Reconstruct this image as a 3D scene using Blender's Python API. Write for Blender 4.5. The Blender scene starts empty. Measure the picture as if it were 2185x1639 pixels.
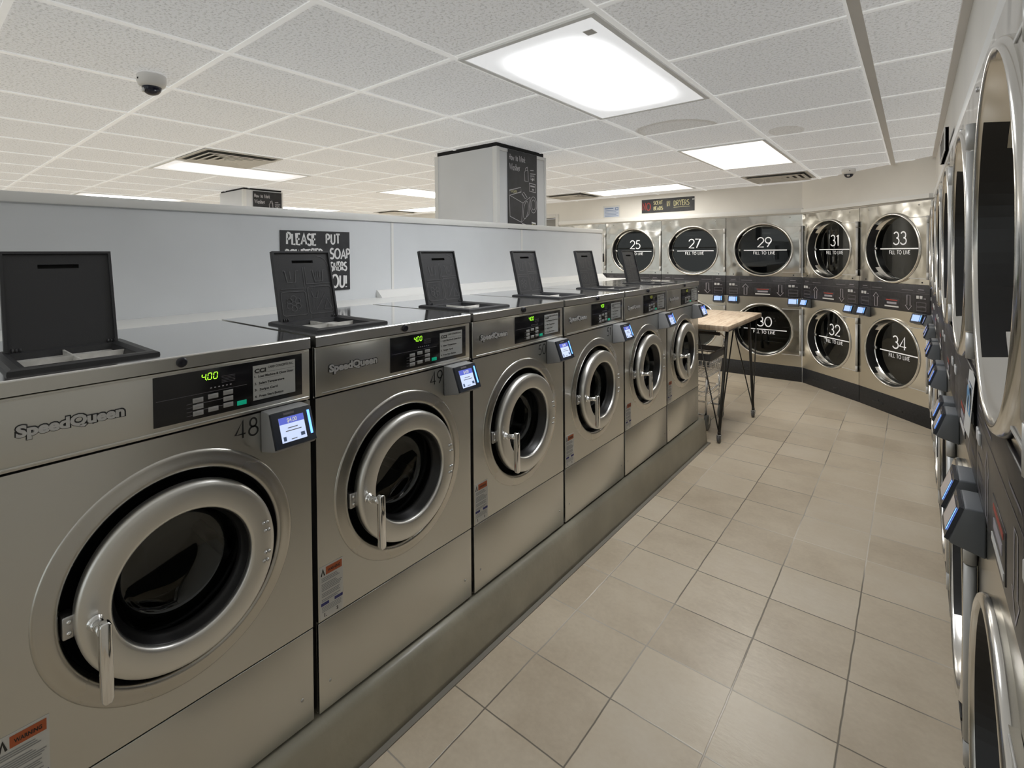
import bpy, bmesh, math, random
from mathutils import Vector, Matrix
PI = math.pi
sin, cos = math.sin, math.cos
random.seed(7)
SC = bpy.context.scene
COL = SC.collection

# ------------------------------------------------------------------ materials
def mat(name, base=(.8, .8, .8), rough=.5, metal=0., emis=None, estr=0., spec=None, coat=0.):
    m = bpy.data.materials.new(name); m.use_nodes = True
    b = m.node_tree.nodes['Principled BSDF']
    b.inputs['Base Color'].default_value = (*base, 1)
    b.inputs['Roughness'].default_value = rough
    b.inputs['Metallic'].default_value = metal
    if spec is not None: b.inputs['Specular IOR Level'].default_value = spec
    if coat: b.inputs['Coat Weight'].default_value = coat
    if emis:
        b.inputs['Emission Color'].default_value = (*emis, 1)
        b.inputs['Emission Strength'].default_value = estr
    return m
def N(m, t, **k):
    n = m.node_tree.nodes.new(t)
    for a, v in k.items(): setattr(n, a, v)
    return n
def L(m, a, b): m.node_tree.links.new(a, b)
def P(m): return m.node_tree.nodes['Principled BSDF']
def math_n(m, op, a, b=None, c=None):
    n = N(m, 'ShaderNodeMath', operation=op)
    for i, v in enumerate((a, b, c)):
        if v is None: continue
        if isinstance(v, (int, float)): n.inputs[i].default_value = v
        else: L(m, v, n.inputs[i])
    return n.outputs[0]
def noise(m, scale, detail=3, vec=None, stretch=None, rough=.5, coord='Object'):
    if vec is None:
        tc = N(m, 'ShaderNodeTexCoord'); vec = tc.outputs[coord]
    if stretch:
        mp = N(m, 'ShaderNodeMapping'); mp.inputs['Scale'].default_value = stretch
        L(m, vec, mp.inputs['Vector']); vec = mp.outputs[0]
    n = N(m, 'ShaderNodeTexNoise'); n.inputs['Scale'].default_value = scale
    n.inputs['Detail'].default_value = detail; n.inputs['Roughness'].default_value = rough
    L(m, vec, n.inputs['Vector'])
    return n.outputs['Fac']
def ramp(m, fac, stops):
    r = N(m, 'ShaderNodeValToRGB'); e = r.color_ramp.elements
    while len(e) < len(stops): e.new(.5)
    for i, (p, c) in enumerate(stops):
        e[i].position = p; e[i].color = (*c, 1)
    L(m, fac, r.inputs[0]); return r.outputs[0]
def bump(m, h, strength=.3, dist=.002):
    b = N(m, 'ShaderNodeBump'); b.inputs['Strength'].default_value = strength
    b.inputs['Distance'].default_value = dist
    L(m, h, b.inputs['Height']); L(m, b.outputs[0], P(m).inputs['Normal']); return b
def vary(m, base, amt, scale, stretch=None, detail=4):
    f = noise(m, scale, detail, stretch=stretch)
    lo = tuple(max(0, c * (1 - amt)) for c in base); hi = tuple(min(1, c * (1 + amt)) for c in base)
    L(m, ramp(m, f, [(.3, lo), (.7, hi)]), P(m).inputs['Base Color'])

def steel(name, base, rough, aniso=.0, swirl=0., smudge=.06, sscale=2.2):
    m = mat(name, base, rough, 1.)
    p = P(m)
    if aniso:
        p.inputs['Anisotropic'].default_value = aniso
        p.inputs['Anisotropic Rotation'].default_value = .25
        t = N(m, 'ShaderNodeTangent', direction_type='UV_MAP'); L(m, t.outputs[0], p.inputs['Tangent'])
    f = noise(m, 3.1, 4)
    r = N(m, 'ShaderNodeMapRange'); r.inputs[3].default_value = rough - smudge; r.inputs[4].default_value = rough + smudge
    L(m, f, r.inputs[0]); L(m, r.outputs[0], p.inputs['Roughness'])
    if swirl:
        h = noise(m, sscale, 1.5)
        bump(m, h, swirl, .05)
    return m

M = {}
M['washer_steel'] = steel('washer brushed steel', (.665, .66, .63), .30, .5, .0, .03)
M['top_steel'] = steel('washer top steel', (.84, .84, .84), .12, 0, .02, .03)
M['bezel_steel'] = steel('pressed steel', (.60, .585, .55), .27, 0, 0)
M['ring_steel'] = steel('door ring steel', (.78, .775, .75), .36, 0, 0)
M['dryer_steel'] = steel('dryer stainless steel', (.60, .585, .54), .13, .0, .42, .03, 3.2)
M['dryer_steel_low'] = steel('dryer lower steel', (.60, .57, .50), .26, 0, .05, .03)
M['rim_steel'] = steel('polished rim steel', (.74, .725, .69), .17, 0, 0, .03)
M['hinge_grey'] = mat('satin hinge metal', (.66, .66, .645), .35, .15)
M['chrome'] = mat('chrome', (.86, .86, .86), .10, 1.)
M['satin'] = mat('satin grey metal', (.55, .55, .55), .35, 1.)
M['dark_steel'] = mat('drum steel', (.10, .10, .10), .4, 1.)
M['black_plastic'] = mat('black plastic', (.022, .023, .026), .42); vary(M['black_plastic'], (.022, .023, .026), .3, 30)
M['lid_plastic'] = mat('charcoal moulded plastic', (.035, .036, .040), .45)
bump(M['lid_plastic'], noise(M['lid_plastic'], 420, 2), .25, .001)
M['lid_emboss'] = mat('raised charcoal plastic', (.105, .107, .112), .38)
M['rubber'] = mat('black rubber', (.012, .012, .013), .35)
M['gap'] = mat('dark gap', (.006, .006, .006), .8)
M['ctrl_black'] = mat('glossy black control film', (.010, .010, .012), .16); 
M['band_black'] = mat('dryer control film', (.030, .029, .033), .33); vary(M['band_black'], (.030, .029, .033), .25, 40)
M['toe_black'] = mat('black toe kick paint', (.016, .017, .020), .45); vary(M['toe_black'], (.016, .017, .020), .4, 60)
M['reader_grey'] = mat('grey reader housing', (.20, .215, .235), .42)
M['reader_light'] = mat('pale grey reader housing', (.36, .365, .37), .42)
M['reader_dark'] = mat('dark reader face', (.022, .027, .04), .25)
M['tray_white'] = mat('soap tray white', (.78, .77, .74), .4); vary(M['tray_white'], (.74, .73, .70), .12, 40)
M['white_paint'] = mat('white trim paint', (.86, .86, .84), .4)
M['paper'] = mat('white sticker paper', (.74, .74, .72), .5)
M['sticker_grey'] = mat('silver instruction label', (.55, .56, .55), .45)
M['ink'] = mat('black ink', (.02, .02, .02), .5)
M['ink_grey'] = mat('grey ink', (.34, .35, .36), .6)
M['orange'] = mat('orange warning ink', (.55, .13, .045), .5)
M['navy'] = mat('navy ink', (.045, .05, .22), .5)
M['decal_white'] = mat('white window decal', (.92, .92, .92), .5, emis=(1, 1, 1), estr=.12)  # faint glow added to keep the lettering bright
M['chalk_board'] = mat('black chalkboard', (.022, .023, .026), .55); vary(M['chalk_board'], (.024, .025, .028), .4, 14)
M['sign_grey'] = mat('weathered sign face', (.085, .078, .065), .6)
M['chalk_white'] = mat('white chalk', (.88, .88, .88), .9)
M['chalk_dim'] = mat('faded chalk', (.58, .57, .59), .9)
M['chalk_red'] = mat('red chalk', (.36, .06, .05), .9)
M['chalk_yellow'] = mat('yellow chalk', (.55, .52, .30), .9)
M['led'] = mat('green led', (.1, .3, .02), .5, emis=(.36, 1., .03), estr=1.0)
M['led_dim'] = mat('dim led', (.1, .12, .02), .5, emis=(.55, .6, .05), estr=.35)
M['btn'] = mat('pale button', (.42, .42, .42), .4)
M['green_btn'] = mat('green button', (.01, .22, .14), .35, emis=(.0, .35, .2), estr=.25)
M['scr_body'] = mat('lit screen', (.3, .34, .42), .3, emis=(.60, .70, 1.), estr=.45)
M['scr_head'] = mat('lit screen header', (.05, .06, .25), .3, emis=(.12, .16, .65), estr=.4)
M['scr_blue'] = mat('lit blue display', (.1, .15, .4), .3, emis=(.40, .55, 1.), estr=.5)
M['scr_dim'] = mat('grazing dim screen', (.34, .30, .28), .25, emis=(.55, .50, .48), estr=.10)  # dulled colour imitates a lit screen seen at a grazing angle
M['blue_led'] = mat('blue led strip', (.05, .1, .5), .3, emis=(.10, .28, 1.), estr=1.6)
M['red_mark'] = mat('red slot mark', (.42, .07, .05), .5)
M['dim_text'] = mat('dim panel print', (.17, .16, .18), .6)
M['lite_text'] = mat('pale panel print', (.42, .40, .44), .6)
M['white_btn'] = mat('white key', (.66, .66, .66), .4)
M['door_frame_paint'] = mat('door frame paint', (.74, .73, .70), .5)
M['door_dark'] = mat('dim doorway paint', (.30, .295, .28), .6)
M['camera_white'] = mat('camera housing', (.90, .89, .87), .4)
M['camera_dome'] = mat('smoked dome', (.012, .014, .03), .06)
M['caster_grey'] = mat('caster rubber', (.10, .10, .10), .5)
M['wheel_grey'] = mat('grey wheel tyre', (.22, .23, .22), .5)
M['table_leg'] = mat('dark steel rod', (.035, .032, .028), .38, .6)
M['cart_plastic'] = mat('grey cart plastic', (.13, .13, .135), .5)
M['flyer_blue'] = mat('flyer blue print', (.16, .36, .62), .5)
M['notice_blue'] = mat('notice paper', (.60, .66, .78), .5)
M['notice_ink'] = mat('notice print', (.16, .24, .42), .6)
M['brand_dark'] = mat('badge outline', (.02, .02, .022), .4)
M['brand_lite'] = mat('badge letters', (.66, .66, .66), .3, .35)
M['lock_black'] = mat('black lock cap', (.012, .012, .02), .3)

# white laminate partition with faint scuffs
def make_wall(name, base, rough=.45, bm=.05, amt=.05):
    m = mat(name, base, rough); vary(m, base, amt, 2.0)
    bump(m, noise(m, 160, 2), bm, .002); return m
M['partition'] = make_wall('white laminate partition', (.76, .785, .81), .42)
M['wall_paint'] = make_wall('warm white wall paint', (.84, .82, .77), .6, .15)
M['column_paint'] = make_wall('column laminate', (.78, .795, .81), .45)

# glass: dark tinted, see-through with mirror-like reflection
def glass(name, tint, refl=.10, rough=.02, ior=1.5):
    m = bpy.data.materials.new(name); m.use_nodes = True
    nt = m.node_tree; nt.nodes.remove(nt.nodes['Principled BSDF'])
    out = nt.nodes['Material Output']
    tr = nt.nodes.new('ShaderNodeBsdfTransparent'); tr.inputs[0].default_value = (*tint, 1)
    gl = nt.nodes.new('ShaderNodeBsdfGlossy'); gl.inputs['Roughness'].default_value = rough
    gl.inputs['Color'].default_value = (.92, .95, .95, 1)
    lw = nt.nodes.new('ShaderNodeLayerWeight'); lw.inputs['Blend'].default_value = .5
    pw = nt.nodes.new('ShaderNodeMath'); pw.operation = 'POWER'; pw.inputs[1].default_value = 4.5
    nt.links.new(lw.outputs['Facing'], pw.inputs[0])
    mx = nt.nodes.new('ShaderNodeMath'); mx.operation = 'MULTIPLY_ADD'; mx.inputs[1].default_value = 1.0 - refl; mx.inputs[2].default_value = refl
    nt.links.new(pw.outputs[0], mx.inputs[0])
    mix = nt.nodes.new('ShaderNodeMixShader')
    nt.links.new(mx.outputs[0], mix.inputs[0]); nt.links.new(tr.outputs[0], mix.inputs[1]); nt.links.new(gl.outputs[0], mix.inputs[2])
    nt.links.new(mix.outputs[0], out.inputs[0]); return m
M['dryer_glass'] = glass('smoked dryer glass', (.16, .175, .175), .055)
M['pane'] = glass('window pane', (.95, .97, .96), .04)
M['washer_glass'] = glass('washer bowl glass', (.45, .46, .47), .06)

# plinth: glossy painted concrete
def m_plinth():
    b = (.40, .375, .295)
    m = mat('painted concrete plinth', b, .34); vary(m, b, .14, 5)
    bump(m, noise(m, 22, 5), .25, .006); return m
M['plinth'] = m_plinth()
# table top planks
def m_wood():
    m = mat('butcher block', (.6, .45, .32), .5)
    f = noise(m, 5, 6, stretch=(14, 1.2, 1), rough=.6)
    c = ramp(m, f, [(.30, (.52, .37, .25)), (.5, (.80, .64, .48)), (.72, (.90, .79, .65))])
    L(m, c, P(m).inputs['Base Color']); bump(m, noise(m, 90, 4), .4, .003); return m
M['wood'] = m_wood()

# floor tiles, world-space grid
TILE = .2973; FX0 = .3375; FY0 = 1.1341
def m_floor():
    m = mat('beige stone floor tile', (.5, .44, .35), .32)
    tc = N(m, 'ShaderNodeTexCoord'); sp = N(m, 'ShaderNodeSeparateXYZ'); L(m, tc.outputs['Object'], sp.inputs[0])
    wob = noise(m, 9, 2, vec=tc.outputs['Object'])
    wob = math_n(m, 'MULTIPLY', math_n(m, 'SUBTRACT', wob, .5), .006)
    def edge(c, o):
        u = math_n(m, 'DIVIDE', math_n(m, 'SUBTRACT', math_n(m, 'ADD', c, wob), o), TILE)
        fr = math_n(m, 'FRACT', u)
        d = math_n(m, 'MINIMUM', fr, math_n(m, 'SUBTRACT', 1., fr))
        return math_n(m, 'FLOOR', u), d
    iu, du = edge(sp.outputs[0], FX0); iv, dv = edge(sp.outputs[1], FY0)
    d = math_n(m, 'MINIMUM', du, dv)
    line = N(m, 'ShaderNodeMapRange'); line.inputs[1].default_value = .0045; line.inputs[2].default_value = .0115
    L(m, d, line.inputs[0]); line = line.outputs[0]          # 0 in grout, 1 in tile
    cb = N(m, 'ShaderNodeCombineXYZ'); L(m, iu, cb.inputs[0]); L(m, iv, cb.inputs[1])
    wn = N(m, 'ShaderNodeTexWhiteNoise', noise_dimensions='3D'); L(m, cb.outputs[0], wn.inputs['Vector'])
    big = noise(m, 3.0, 6, vec=tc.outputs['Object'], rough=.65)
    fine = noise(m, 60, 4, vec=tc.outputs['Object'])
    f = math_n(m, 'ADD', math_n(m, 'MULTIPLY', big, .62), math_n(m, 'MULTIPLY', wn.outputs[0], .22))
    f = math_n(m, 'ADD', f, math_n(m, 'MULTIPLY', fine, .16))
    tile = ramp(m, f, [(.28, (.57, .475, .35)), (.52, (.73, .63, .485)), (.78, (.82, .735, .60))])
    gn = noise(m, 1.1, 2, vec=tc.outputs['Object'])
    grout = ramp(m, gn, [(.44, (.20, .17, .13)), (.58, (.84, .77, .67))])
    mx = N(m, 'ShaderNodeMix', data_type='RGBA'); L(m, line, mx.inputs[0]); L(m, grout, mx.inputs[6]); L(m, tile, mx.inputs[7])
    L(m, mx.outputs[2], P(m).inputs['Base Color'])
    slate = noise(m, 7, 6, vec=tc.outputs['Object'], stretch=(1, 2.2, 1), rough=.6)
    h = math_n(m, 'ADD', math_n(m, 'MULTIPLY', line, .35), math_n(m, 'MULTIPLY', slate, .75))
    bump(m, h, .30, .008)
    rr = N(m, 'ShaderNodeMapRange'); rr.inputs[3].default_value = .24; rr.inputs[4].default_value = .40
    L(m, big, rr.inputs[0]); L(m, rr.outputs[0], P(m).inputs['Roughness'])
    return m
M['floor'] = m_floor()
# ceiling tile: textured mineral fibre, two old water stains
def m_ceiling():
    m = mat('mineral fibre ceiling tile', (.7, .7, .69), .9)
    tc = N(m, 'ShaderNodeTexCoord'); v = tc.outputs['Object']
    n1 = noise(m, 95, 5, vec=v, rough=.65)
    c = ramp(m, n1, [(.36, (.64, .64, .63)), (.50, (.88, .88, .87)), (.64, (.95, .95, .94))])
    def stain(cx, cy, rx, ry, edge):
        mp = N(m, 'ShaderNodeMapping'); mp.inputs['Location'].default_value = (-cx / rx, -cy / ry, 0)
        mp.inputs['Scale'].default_value = (1 / rx, 1 / ry, 0); L(m, v, mp.inputs[0])
        ln = N(m, 'ShaderNodeVectorMath', operation='LENGTH'); L(m, mp.outputs[0], ln.inputs[0])
        ww = math_n(m, 'ADD', ln.outputs['Value'], math_n(m, 'MULTIPLY', math_n(m, 'SUBTRACT', noise(m, 5, 2, vec=v), .5), .25))
        s = N(m, 'ShaderNodeMapRange'); s.inputs[1].default_value = 1.0; s.inputs[2].default_value = .93; L(m, ww, s.inputs[0])
        e = N(m, 'ShaderNodeMapRange'); e.inputs[1].default_value = .75; e.inputs[2].default_value = 1.0
        e.inputs[3].default_value = .25; e.inputs[4].default_value = edge; L(m, ww, e.inputs[0])
        return math_n(m, 'MULTIPLY', s.outputs[0], e.outputs[0])
    st = math_n(m, 'MAXIMUM', stain(.25, 2.26, .25, .27, .55), stain(.77, 2.78, .10, .16, .30))
    sy = N(m, 'ShaderNodeSeparateXYZ'); L(m, v, sy.inputs[0])
    cut = math_n(m, 'LESS_THAN', sy.outputs[1], 2.29)
    st2 = math_n(m, 'MAXIMUM', math_n(m, 'MULTIPLY', stain(.25, 2.26, .25, .27, .55), cut), stain(.77, 2.78, .10, .16, .30))
    mx = N(m, 'ShaderNodeMix', data_type='RGBA'); L(m, st2, mx.inputs[0]); L(m, c, mx.inputs[6]); mx.inputs[7].default_value = (.36, .31, .22, 1)
    L(m, mx.outputs[2], P(m).inputs['Base Color'])
    L(m, mx.outputs[2], P(m).inputs['Emission Color']); P(m).inputs['Emission Strength'].default_value = .135  # even glow added to the tiles as overhead fill light
    bump(m, n1, 1., .010); return m
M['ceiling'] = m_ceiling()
# fluorescent diffuser: brighter over the tubes in the middle, dimmer at the ends
def m_diffuser(name, strength, tint=(1., .985, .95), pw=2.4, lo=.028):
    m = mat(name, (.8, .8, .8), .4)
    tc = N(m, 'ShaderNodeTexCoord'); sp = N(m, 'ShaderNodeSeparateXYZ'); L(m, tc.outputs['Generated'], sp.inputs[0])
    def fall(c, a, b):
        d = math_n(m, 'ABSOLUTE', math_n(m, 'SUBTRACT', c, .5))
        r = N(m, 'ShaderNodeMapRange', interpolation_type='SMOOTHSTEP'); r.inputs[1].default_value = a; r.inputs[2].default_value = b
        r.inputs[3].default_value = 1; r.inputs[4].default_value = .0; L(m, d, r.inputs[0]); return r.outputs[0]
    k = math_n(m, 'MULTIPLY', fall(sp.outputs[0], .14, .51), fall(sp.outputs[1], .22, .51))
    k = math_n(m, 'ADD', math_n(m, 'MULTIPLY', math_n(m, 'POWER', k, pw), 1 - lo), lo)
    s = math_n(m, 'MULTIPLY', k, strength)
    L(m, s, P(m).inputs['Emission Strength']); P(m).inputs['Emission Color'].default_value = (*tint, 1)
    return m
M['diff_cool'] = m_diffuser('cool fluorescent diffuser', 9.5, (.97, .985, 1.))
M['diff_warm'] = m_diffuser('warm fluorescent diffuser', 8.5, (1., .965, .90), 1.4, .07)
M['tbar'] = mat('white ceiling grid bar', (.88, .88, .86), .45, emis=(.88, .88, .86), estr=.16)  # bars given a weak glow so they keep up with the glowing tiles
M['tbar_shadow'] = mat('beige wall angle', (.62, .59, .54), .5, emis=(.62, .59, .54), estr=.05)  # slight glow added to lighten these strips
M['vent'] = mat('vent white enamel', (.80, .80, .78), .45)
M['vent_dark'] = mat('vent shadow', (.22, .22, .21), .8)
M['light_frame'] = mat('light frame enamel', (.80, .80, .78), .4, emis=(.8, .8, .78), estr=.04)  # enamel glows a little, added to brighten the frame

# ------------------------------------------------------------------ mesh builder
class MB:
    def __init__(s): s.bm = bmesh.new(); s.mats = []
    def mi(s, m):
        if m not in s.mats: s.mats.append(m)
        return s.mats.index(m)
    def face(s, pts, m=None, smooth=False):
        vs = [s.bm.verts.new(p) for p in pts]
        f = s.bm.faces.new(vs); f.smooth = smooth
        if m: f.material_index = s.mi(m)
        return f
    def _setm(s, faces, m, smooth=False):
        i = s.mi(m) if m else 0
        for f in faces: f.material_index = i; f.smooth = smooth
    def box(s, lo, hi, m=None, bev=0., seg=2, rot=None):
        t = bmesh.new()
        bmesh.ops.create_cube(t, size=1.)
        for v in t.verts:
            v.co = Vector(((v.co.x + .5) * (hi[0] - lo[0]) + lo[0], (v.co.y + .5) * (hi[1] - lo[1]) + lo[1], (v.co.z + .5) * (hi[2] - lo[2]) + lo[2]))
        if bev: bmesh.ops.bevel(t, geom=t.edges[:], offset=bev, segments=seg, affect='EDGES', profile=.5)
        if rot is not None:
            c = (Vector(lo) + Vector(hi)) / 2
            bmesh.ops.transform(t, matrix=Matrix.Translation(c) @ rot @ Matrix.Translation(-c), verts=t.verts)
        s.merge(t, m, bev > 0)
    def merge(s, t, m=None, smooth=False):
        mp = {}
        for v in t.verts: mp[v] = s.bm.verts.new(v.co)
        i = s.mi(m) if m else 0
        for f in t.faces:
            try: g = s.bm.faces.new([mp[v] for v in f.verts])
            except ValueError: continue
            g.material_index = i; g.smooth = smooth
        t.free()
    def prism(s, poly, axis, a, b, m=None, bev=0.):
        """extrude a 2D polygon along an axis: axis 0 -> poly=(y,z), 1 -> (x,z), 2 -> (x,y)"""
        def pt(p, t): return [(t, p[0], p[1]), (p[0], t, p[1]), (p[0], p[1], t)][axis]
        t = bmesh.new()
        A = [t.verts.new(pt(p, a)) for p in poly]; B = [t.verts.new(pt(p, b)) for p in poly]
        t.faces.new(A[::-1]); t.faces.new(B)
        n = len(poly)
        for i in range(n): t.faces.new((A[i], A[(i + 1) % n], B[(i + 1) % n], B[i]))
        bmesh.ops.recalc_face_normals(t, faces=t.faces)
        if bev: bmesh.ops.bevel(t, geom=t.edges[:], offset=bev, segments=2, affect='EDGES', profile=.5)
        s.merge(t, m, bev > 0)
    def tube(s, path, r, m=None, seg=10, caps=True):
        path = [Vector(p) for p in path]; rings = []
        n = len(path); up = None
        for i, p in enumerate(path):
            d = (path[min(i + 1, n - 1)] - path[max(i - 1, 0)]).normalized()
            if up is None:
                up = Vector((0, 0, 1)) if abs(d.z) < .9 else Vector((1, 0, 0))
            a = d.cross(up).normalized(); b = a.cross(d).normalized(); up = b
            rr = r[i] if isinstance(r, (list, tuple)) else r
            rings.append([s.bm.verts.new(p + a * rr * cos(2 * PI * k / seg) + b * rr * sin(2 * PI * k / seg)) for k in range(seg)])
        fs = []
        for i in range(n - 1):
            for k in range(seg):
                fs.append(s.bm.faces.new((rings[i][k], rings[i][(k + 1) % seg], rings[i + 1][(k + 1) % seg], rings[i + 1][k])))
        if caps:
            fs.append(s.bm.faces.new(rings[0][::-1])); fs.append(s.bm.faces.new(rings[-1]))
        s._setm(fs, m, True)
        if caps:
            for f in fs[-2:]: f.smooth = False
    def lathe(s, prof, c=(0, 0, 0), axis='y', m=None, seg=64, closed=False, a0=0., a1=2 * PI):
        """prof = [(radius, offset along axis)]; axis y: circle in x,z"""
        full = abs(a1 - a0 - 2 * PI) < 1e-6
        k_n = seg if full else seg + 1
        rings = []
        for r, o in prof:
            ring = []
            for k in range(k_n):
                a = a0 + (a1 - a0) * k / seg
                u, w = r * cos(a), r * sin(a)
                q = {'y': (c[0] + u, c[1] + o, c[2] + w), 'z': (c[0] + u, c[1] + w, c[2] + o), 'x': (c[0] + o, c[1] + u, c[2] + w)}[axis]
                ring.append(q)
            rings.append(ring)
        V = []
        for (r, o), ring in zip(prof, rings):
            if r < 1e-7: v = s.bm.verts.new(ring[0]); V.append([v] * k_n)
            else: V.append([s.bm.verts.new(q) for q in ring])
        fs = []
        idx = range(len(prof)) if closed else range(len(prof) - 1)
        for i in idx:
            A, B = V[i], V[(i + 1) % len(prof)]
            for k in range(k_n if full else k_n - 1):
                q = [A[k], A[(k + 1) % k_n], B[(k + 1) % k_n], B[k]]
                u = []
                for v in q:
                    if v not in u: u.append(v)
                if len(u) >= 3: fs.append(s.bm.faces.new(u))
        s._setm(fs, m, True)
    def disc(s, c, r, axis='y', m=None, seg=48):
        pts = []
        for k in range(seg):
            a = 2 * PI * k / seg; u, w = r * cos(a), r * sin(a)
            pts.append({'y': (c[0] + u, c[1], c[2] + w), 'z': (c[0] + u, c[1] + w, c[2]), 'x': (c[0], c[1] + u, c[2] + w)}[axis])
        s.face(pts, m)
    def holed(s, x0, x1, z0, z1, cx, cz, r, y, depth, m=None, seg=96):
        """front plate (facing -y) with a round hole, folded edges of the given depth"""
        inner, outer = [], []
        for k in range(seg):
            a = 2 * PI * k / seg; dx, dz = cos(a), sin(a)
            inner.append((cx + r * dx, y, cz + r * dz))
            t = 1e9
            if dx > 1e-9: t = min(t, (x1 - cx) / dx)
            if dx < -1e-9: t = min(t, (x0 - cx) / dx)
            if dz > 1e-9: t = min(t, (z1 - cz) / dz)
            if dz < -1e-9: t = min(t, (z0 - cz) / dz)
            outer.append([cx + t * dx, cz + t * dz])
        for cxn, czn in ((x0, z0), (x1, z0), (x1, z1), (x0, z1)):      # snap nearest to the corners
            k = min(range(seg), key=lambda q: (outer[q][0] - cxn) ** 2 + (outer[q][1] - czn) ** 2)
            outer[k] = [cxn, czn]
        I = [s.bm.verts.new(p) for p in inner]; O = [s.bm.verts.new((p[0], y, p[1])) for p in outer]
        fs = [s.bm.faces.new((I[k], I[(k + 1) % seg], O[(k + 1) % seg], O[k])) for k in range(seg)]
        s._setm(fs, m)
        for a, b in (((x0, z0), (x1, z0)), ((x1, z0), (x1, z1)), ((x1, z1), (x0, z1)), ((x0, z1), (x0, z0))):
            s.face([(a[0], y, a[1]), (b[0], y, b[1]), (b[0], y + depth, b[1]), (a[0], y + depth, a[1])], m)
    def ribbon(s, pts, t, y, m=None, off=(0, 0), closed=False, th=0.):
        """flat stroke of width t through 2D points, in the plane y (facing -y)"""
        n = len(pts)
        if n < 2: return
        Lf, Rt = [], []
        for i in range(n):
            if closed: a = pts[(i - 1) % n]; b = pts[(i + 1) % n]
            else: a = pts[max(i - 1, 0)]; b = pts[min(i + 1, n - 1)]
            dx, dz = b[0] - a[0], b[1] - a[1]; l = math.hypot(dx, dz) or 1e-9
            # mitre
            k = 1.
            if 0 < i < n - 1 or closed:
                p0, p1, p2 = pts[(i - 1) % n], pts[i], pts[(i + 1) % n]
                u = (p1[0] - p0[0], p1[1] - p0[1]); lu = math.hypot(*u) or 1e-9
                c = abs((u[0] * dx + u[1] * dz) / (lu * l)); k = min(1 / max(c, .4), 1.8)
            nx, nz = -dz / l * t / 2 * k, dx / l * t / 2 * k
            Lf.append((pts[i][0] + nx + off[0], y, pts[i][1] + nz + off[1])); Rt.append((pts[i][0] - nx + off[0], y, pts[i][1] - nz + off[1]))
        A = [s.bm.verts.new(p) for p in Lf]; B = [s.bm.verts.new(p) for p in Rt]
        fs = []
        for i in range(n if closed else n - 1):
            j = (i + 1) % n
            fs.append(s.bm.faces.new((A[i], B[i], B[j], A[j])))
        s._setm(fs, m)
    def rect(s, x0, x1, z0, z1, y, m=None):
        s.face([(x0, y, z0), (x1, y, z0), (x1, y, z1), (x0, y, z1)], m)
    def frame(s, x0, x1, z0, z1, t, y, m=None):
        s.rect(x0, x1, z0, z0 + t, y, m); s.rect(x0, x1, z1 - t, z1, y, m)
        s.rect(x0, x0 + t, z0 + t, z1 - t, y, m); s.rect(x1 - t, x1, z0 + t, z1 - t, y, m)
    def build(s, name, m=None, parent=None, recalc=True):
        if recalc: bmesh.ops.recalc_face_normals(s.bm, faces=s.bm.faces)
        uv = s.bm.loops.layers.uv.new('UVMap')
        for f in s.bm.faces:
            n = f.normal; ax = max(range(3), key=lambda i: abs(n[i]))
            for l in f.loops:
                c = l.vert.co
                l[uv].uv = ((c.y, c.z), (c.x, c.z), (c.x, c.y))[ax]
        me = bpy.data.meshes.new(name)
        s.bm.to_mesh(me); s.bm.free()
        for q in (s.mats or [m]): me.materials.append(q)
        o = bpy.data.objects.new(name, me); COL.objects.link(o)
        if parent is not None: o.parent = parent
        return o

def flat(bmo): return bmo
def thing(name, label, cat, loc=(0, 0, 0), rz=0., group=None):
    o = bpy.data.objects.new(name, None); COL.objects.link(o)
    o.empty_display_size = .1
    o.location = loc; o.rotation_euler = (0, 0, rz); o['label'] = label; o['category'] = cat
    if group: o['group'] = group
    return o
def tag(o, label, cat, group=None):
    o['label'] = label; o['category'] = cat
    if group: o['group'] = group
    return o
def struct(o): o['kind'] = 'structure'; return o
def kids(o): return [c for c in COL.objects if c.parent is o]
def dup(root, loc=None, rz=None, label=None, group=None, skip=()):
    def rec(o, parent):
        c = o.copy(); COL.objects.link(c); c.parent = parent
        for k in kids(o): rec(k, c)
        return c
    r = root.copy(); COL.objects.link(r)
    if loc is not None: r.location = loc
    if rz is not None: r.rotation_euler = (0, 0, rz)
    if label: r['label'] = label
    if group: r['group'] = group
    for k in kids(root):
        if k.name.split('.')[0] in skip: continue
        rec(k, r)
    return r

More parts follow.
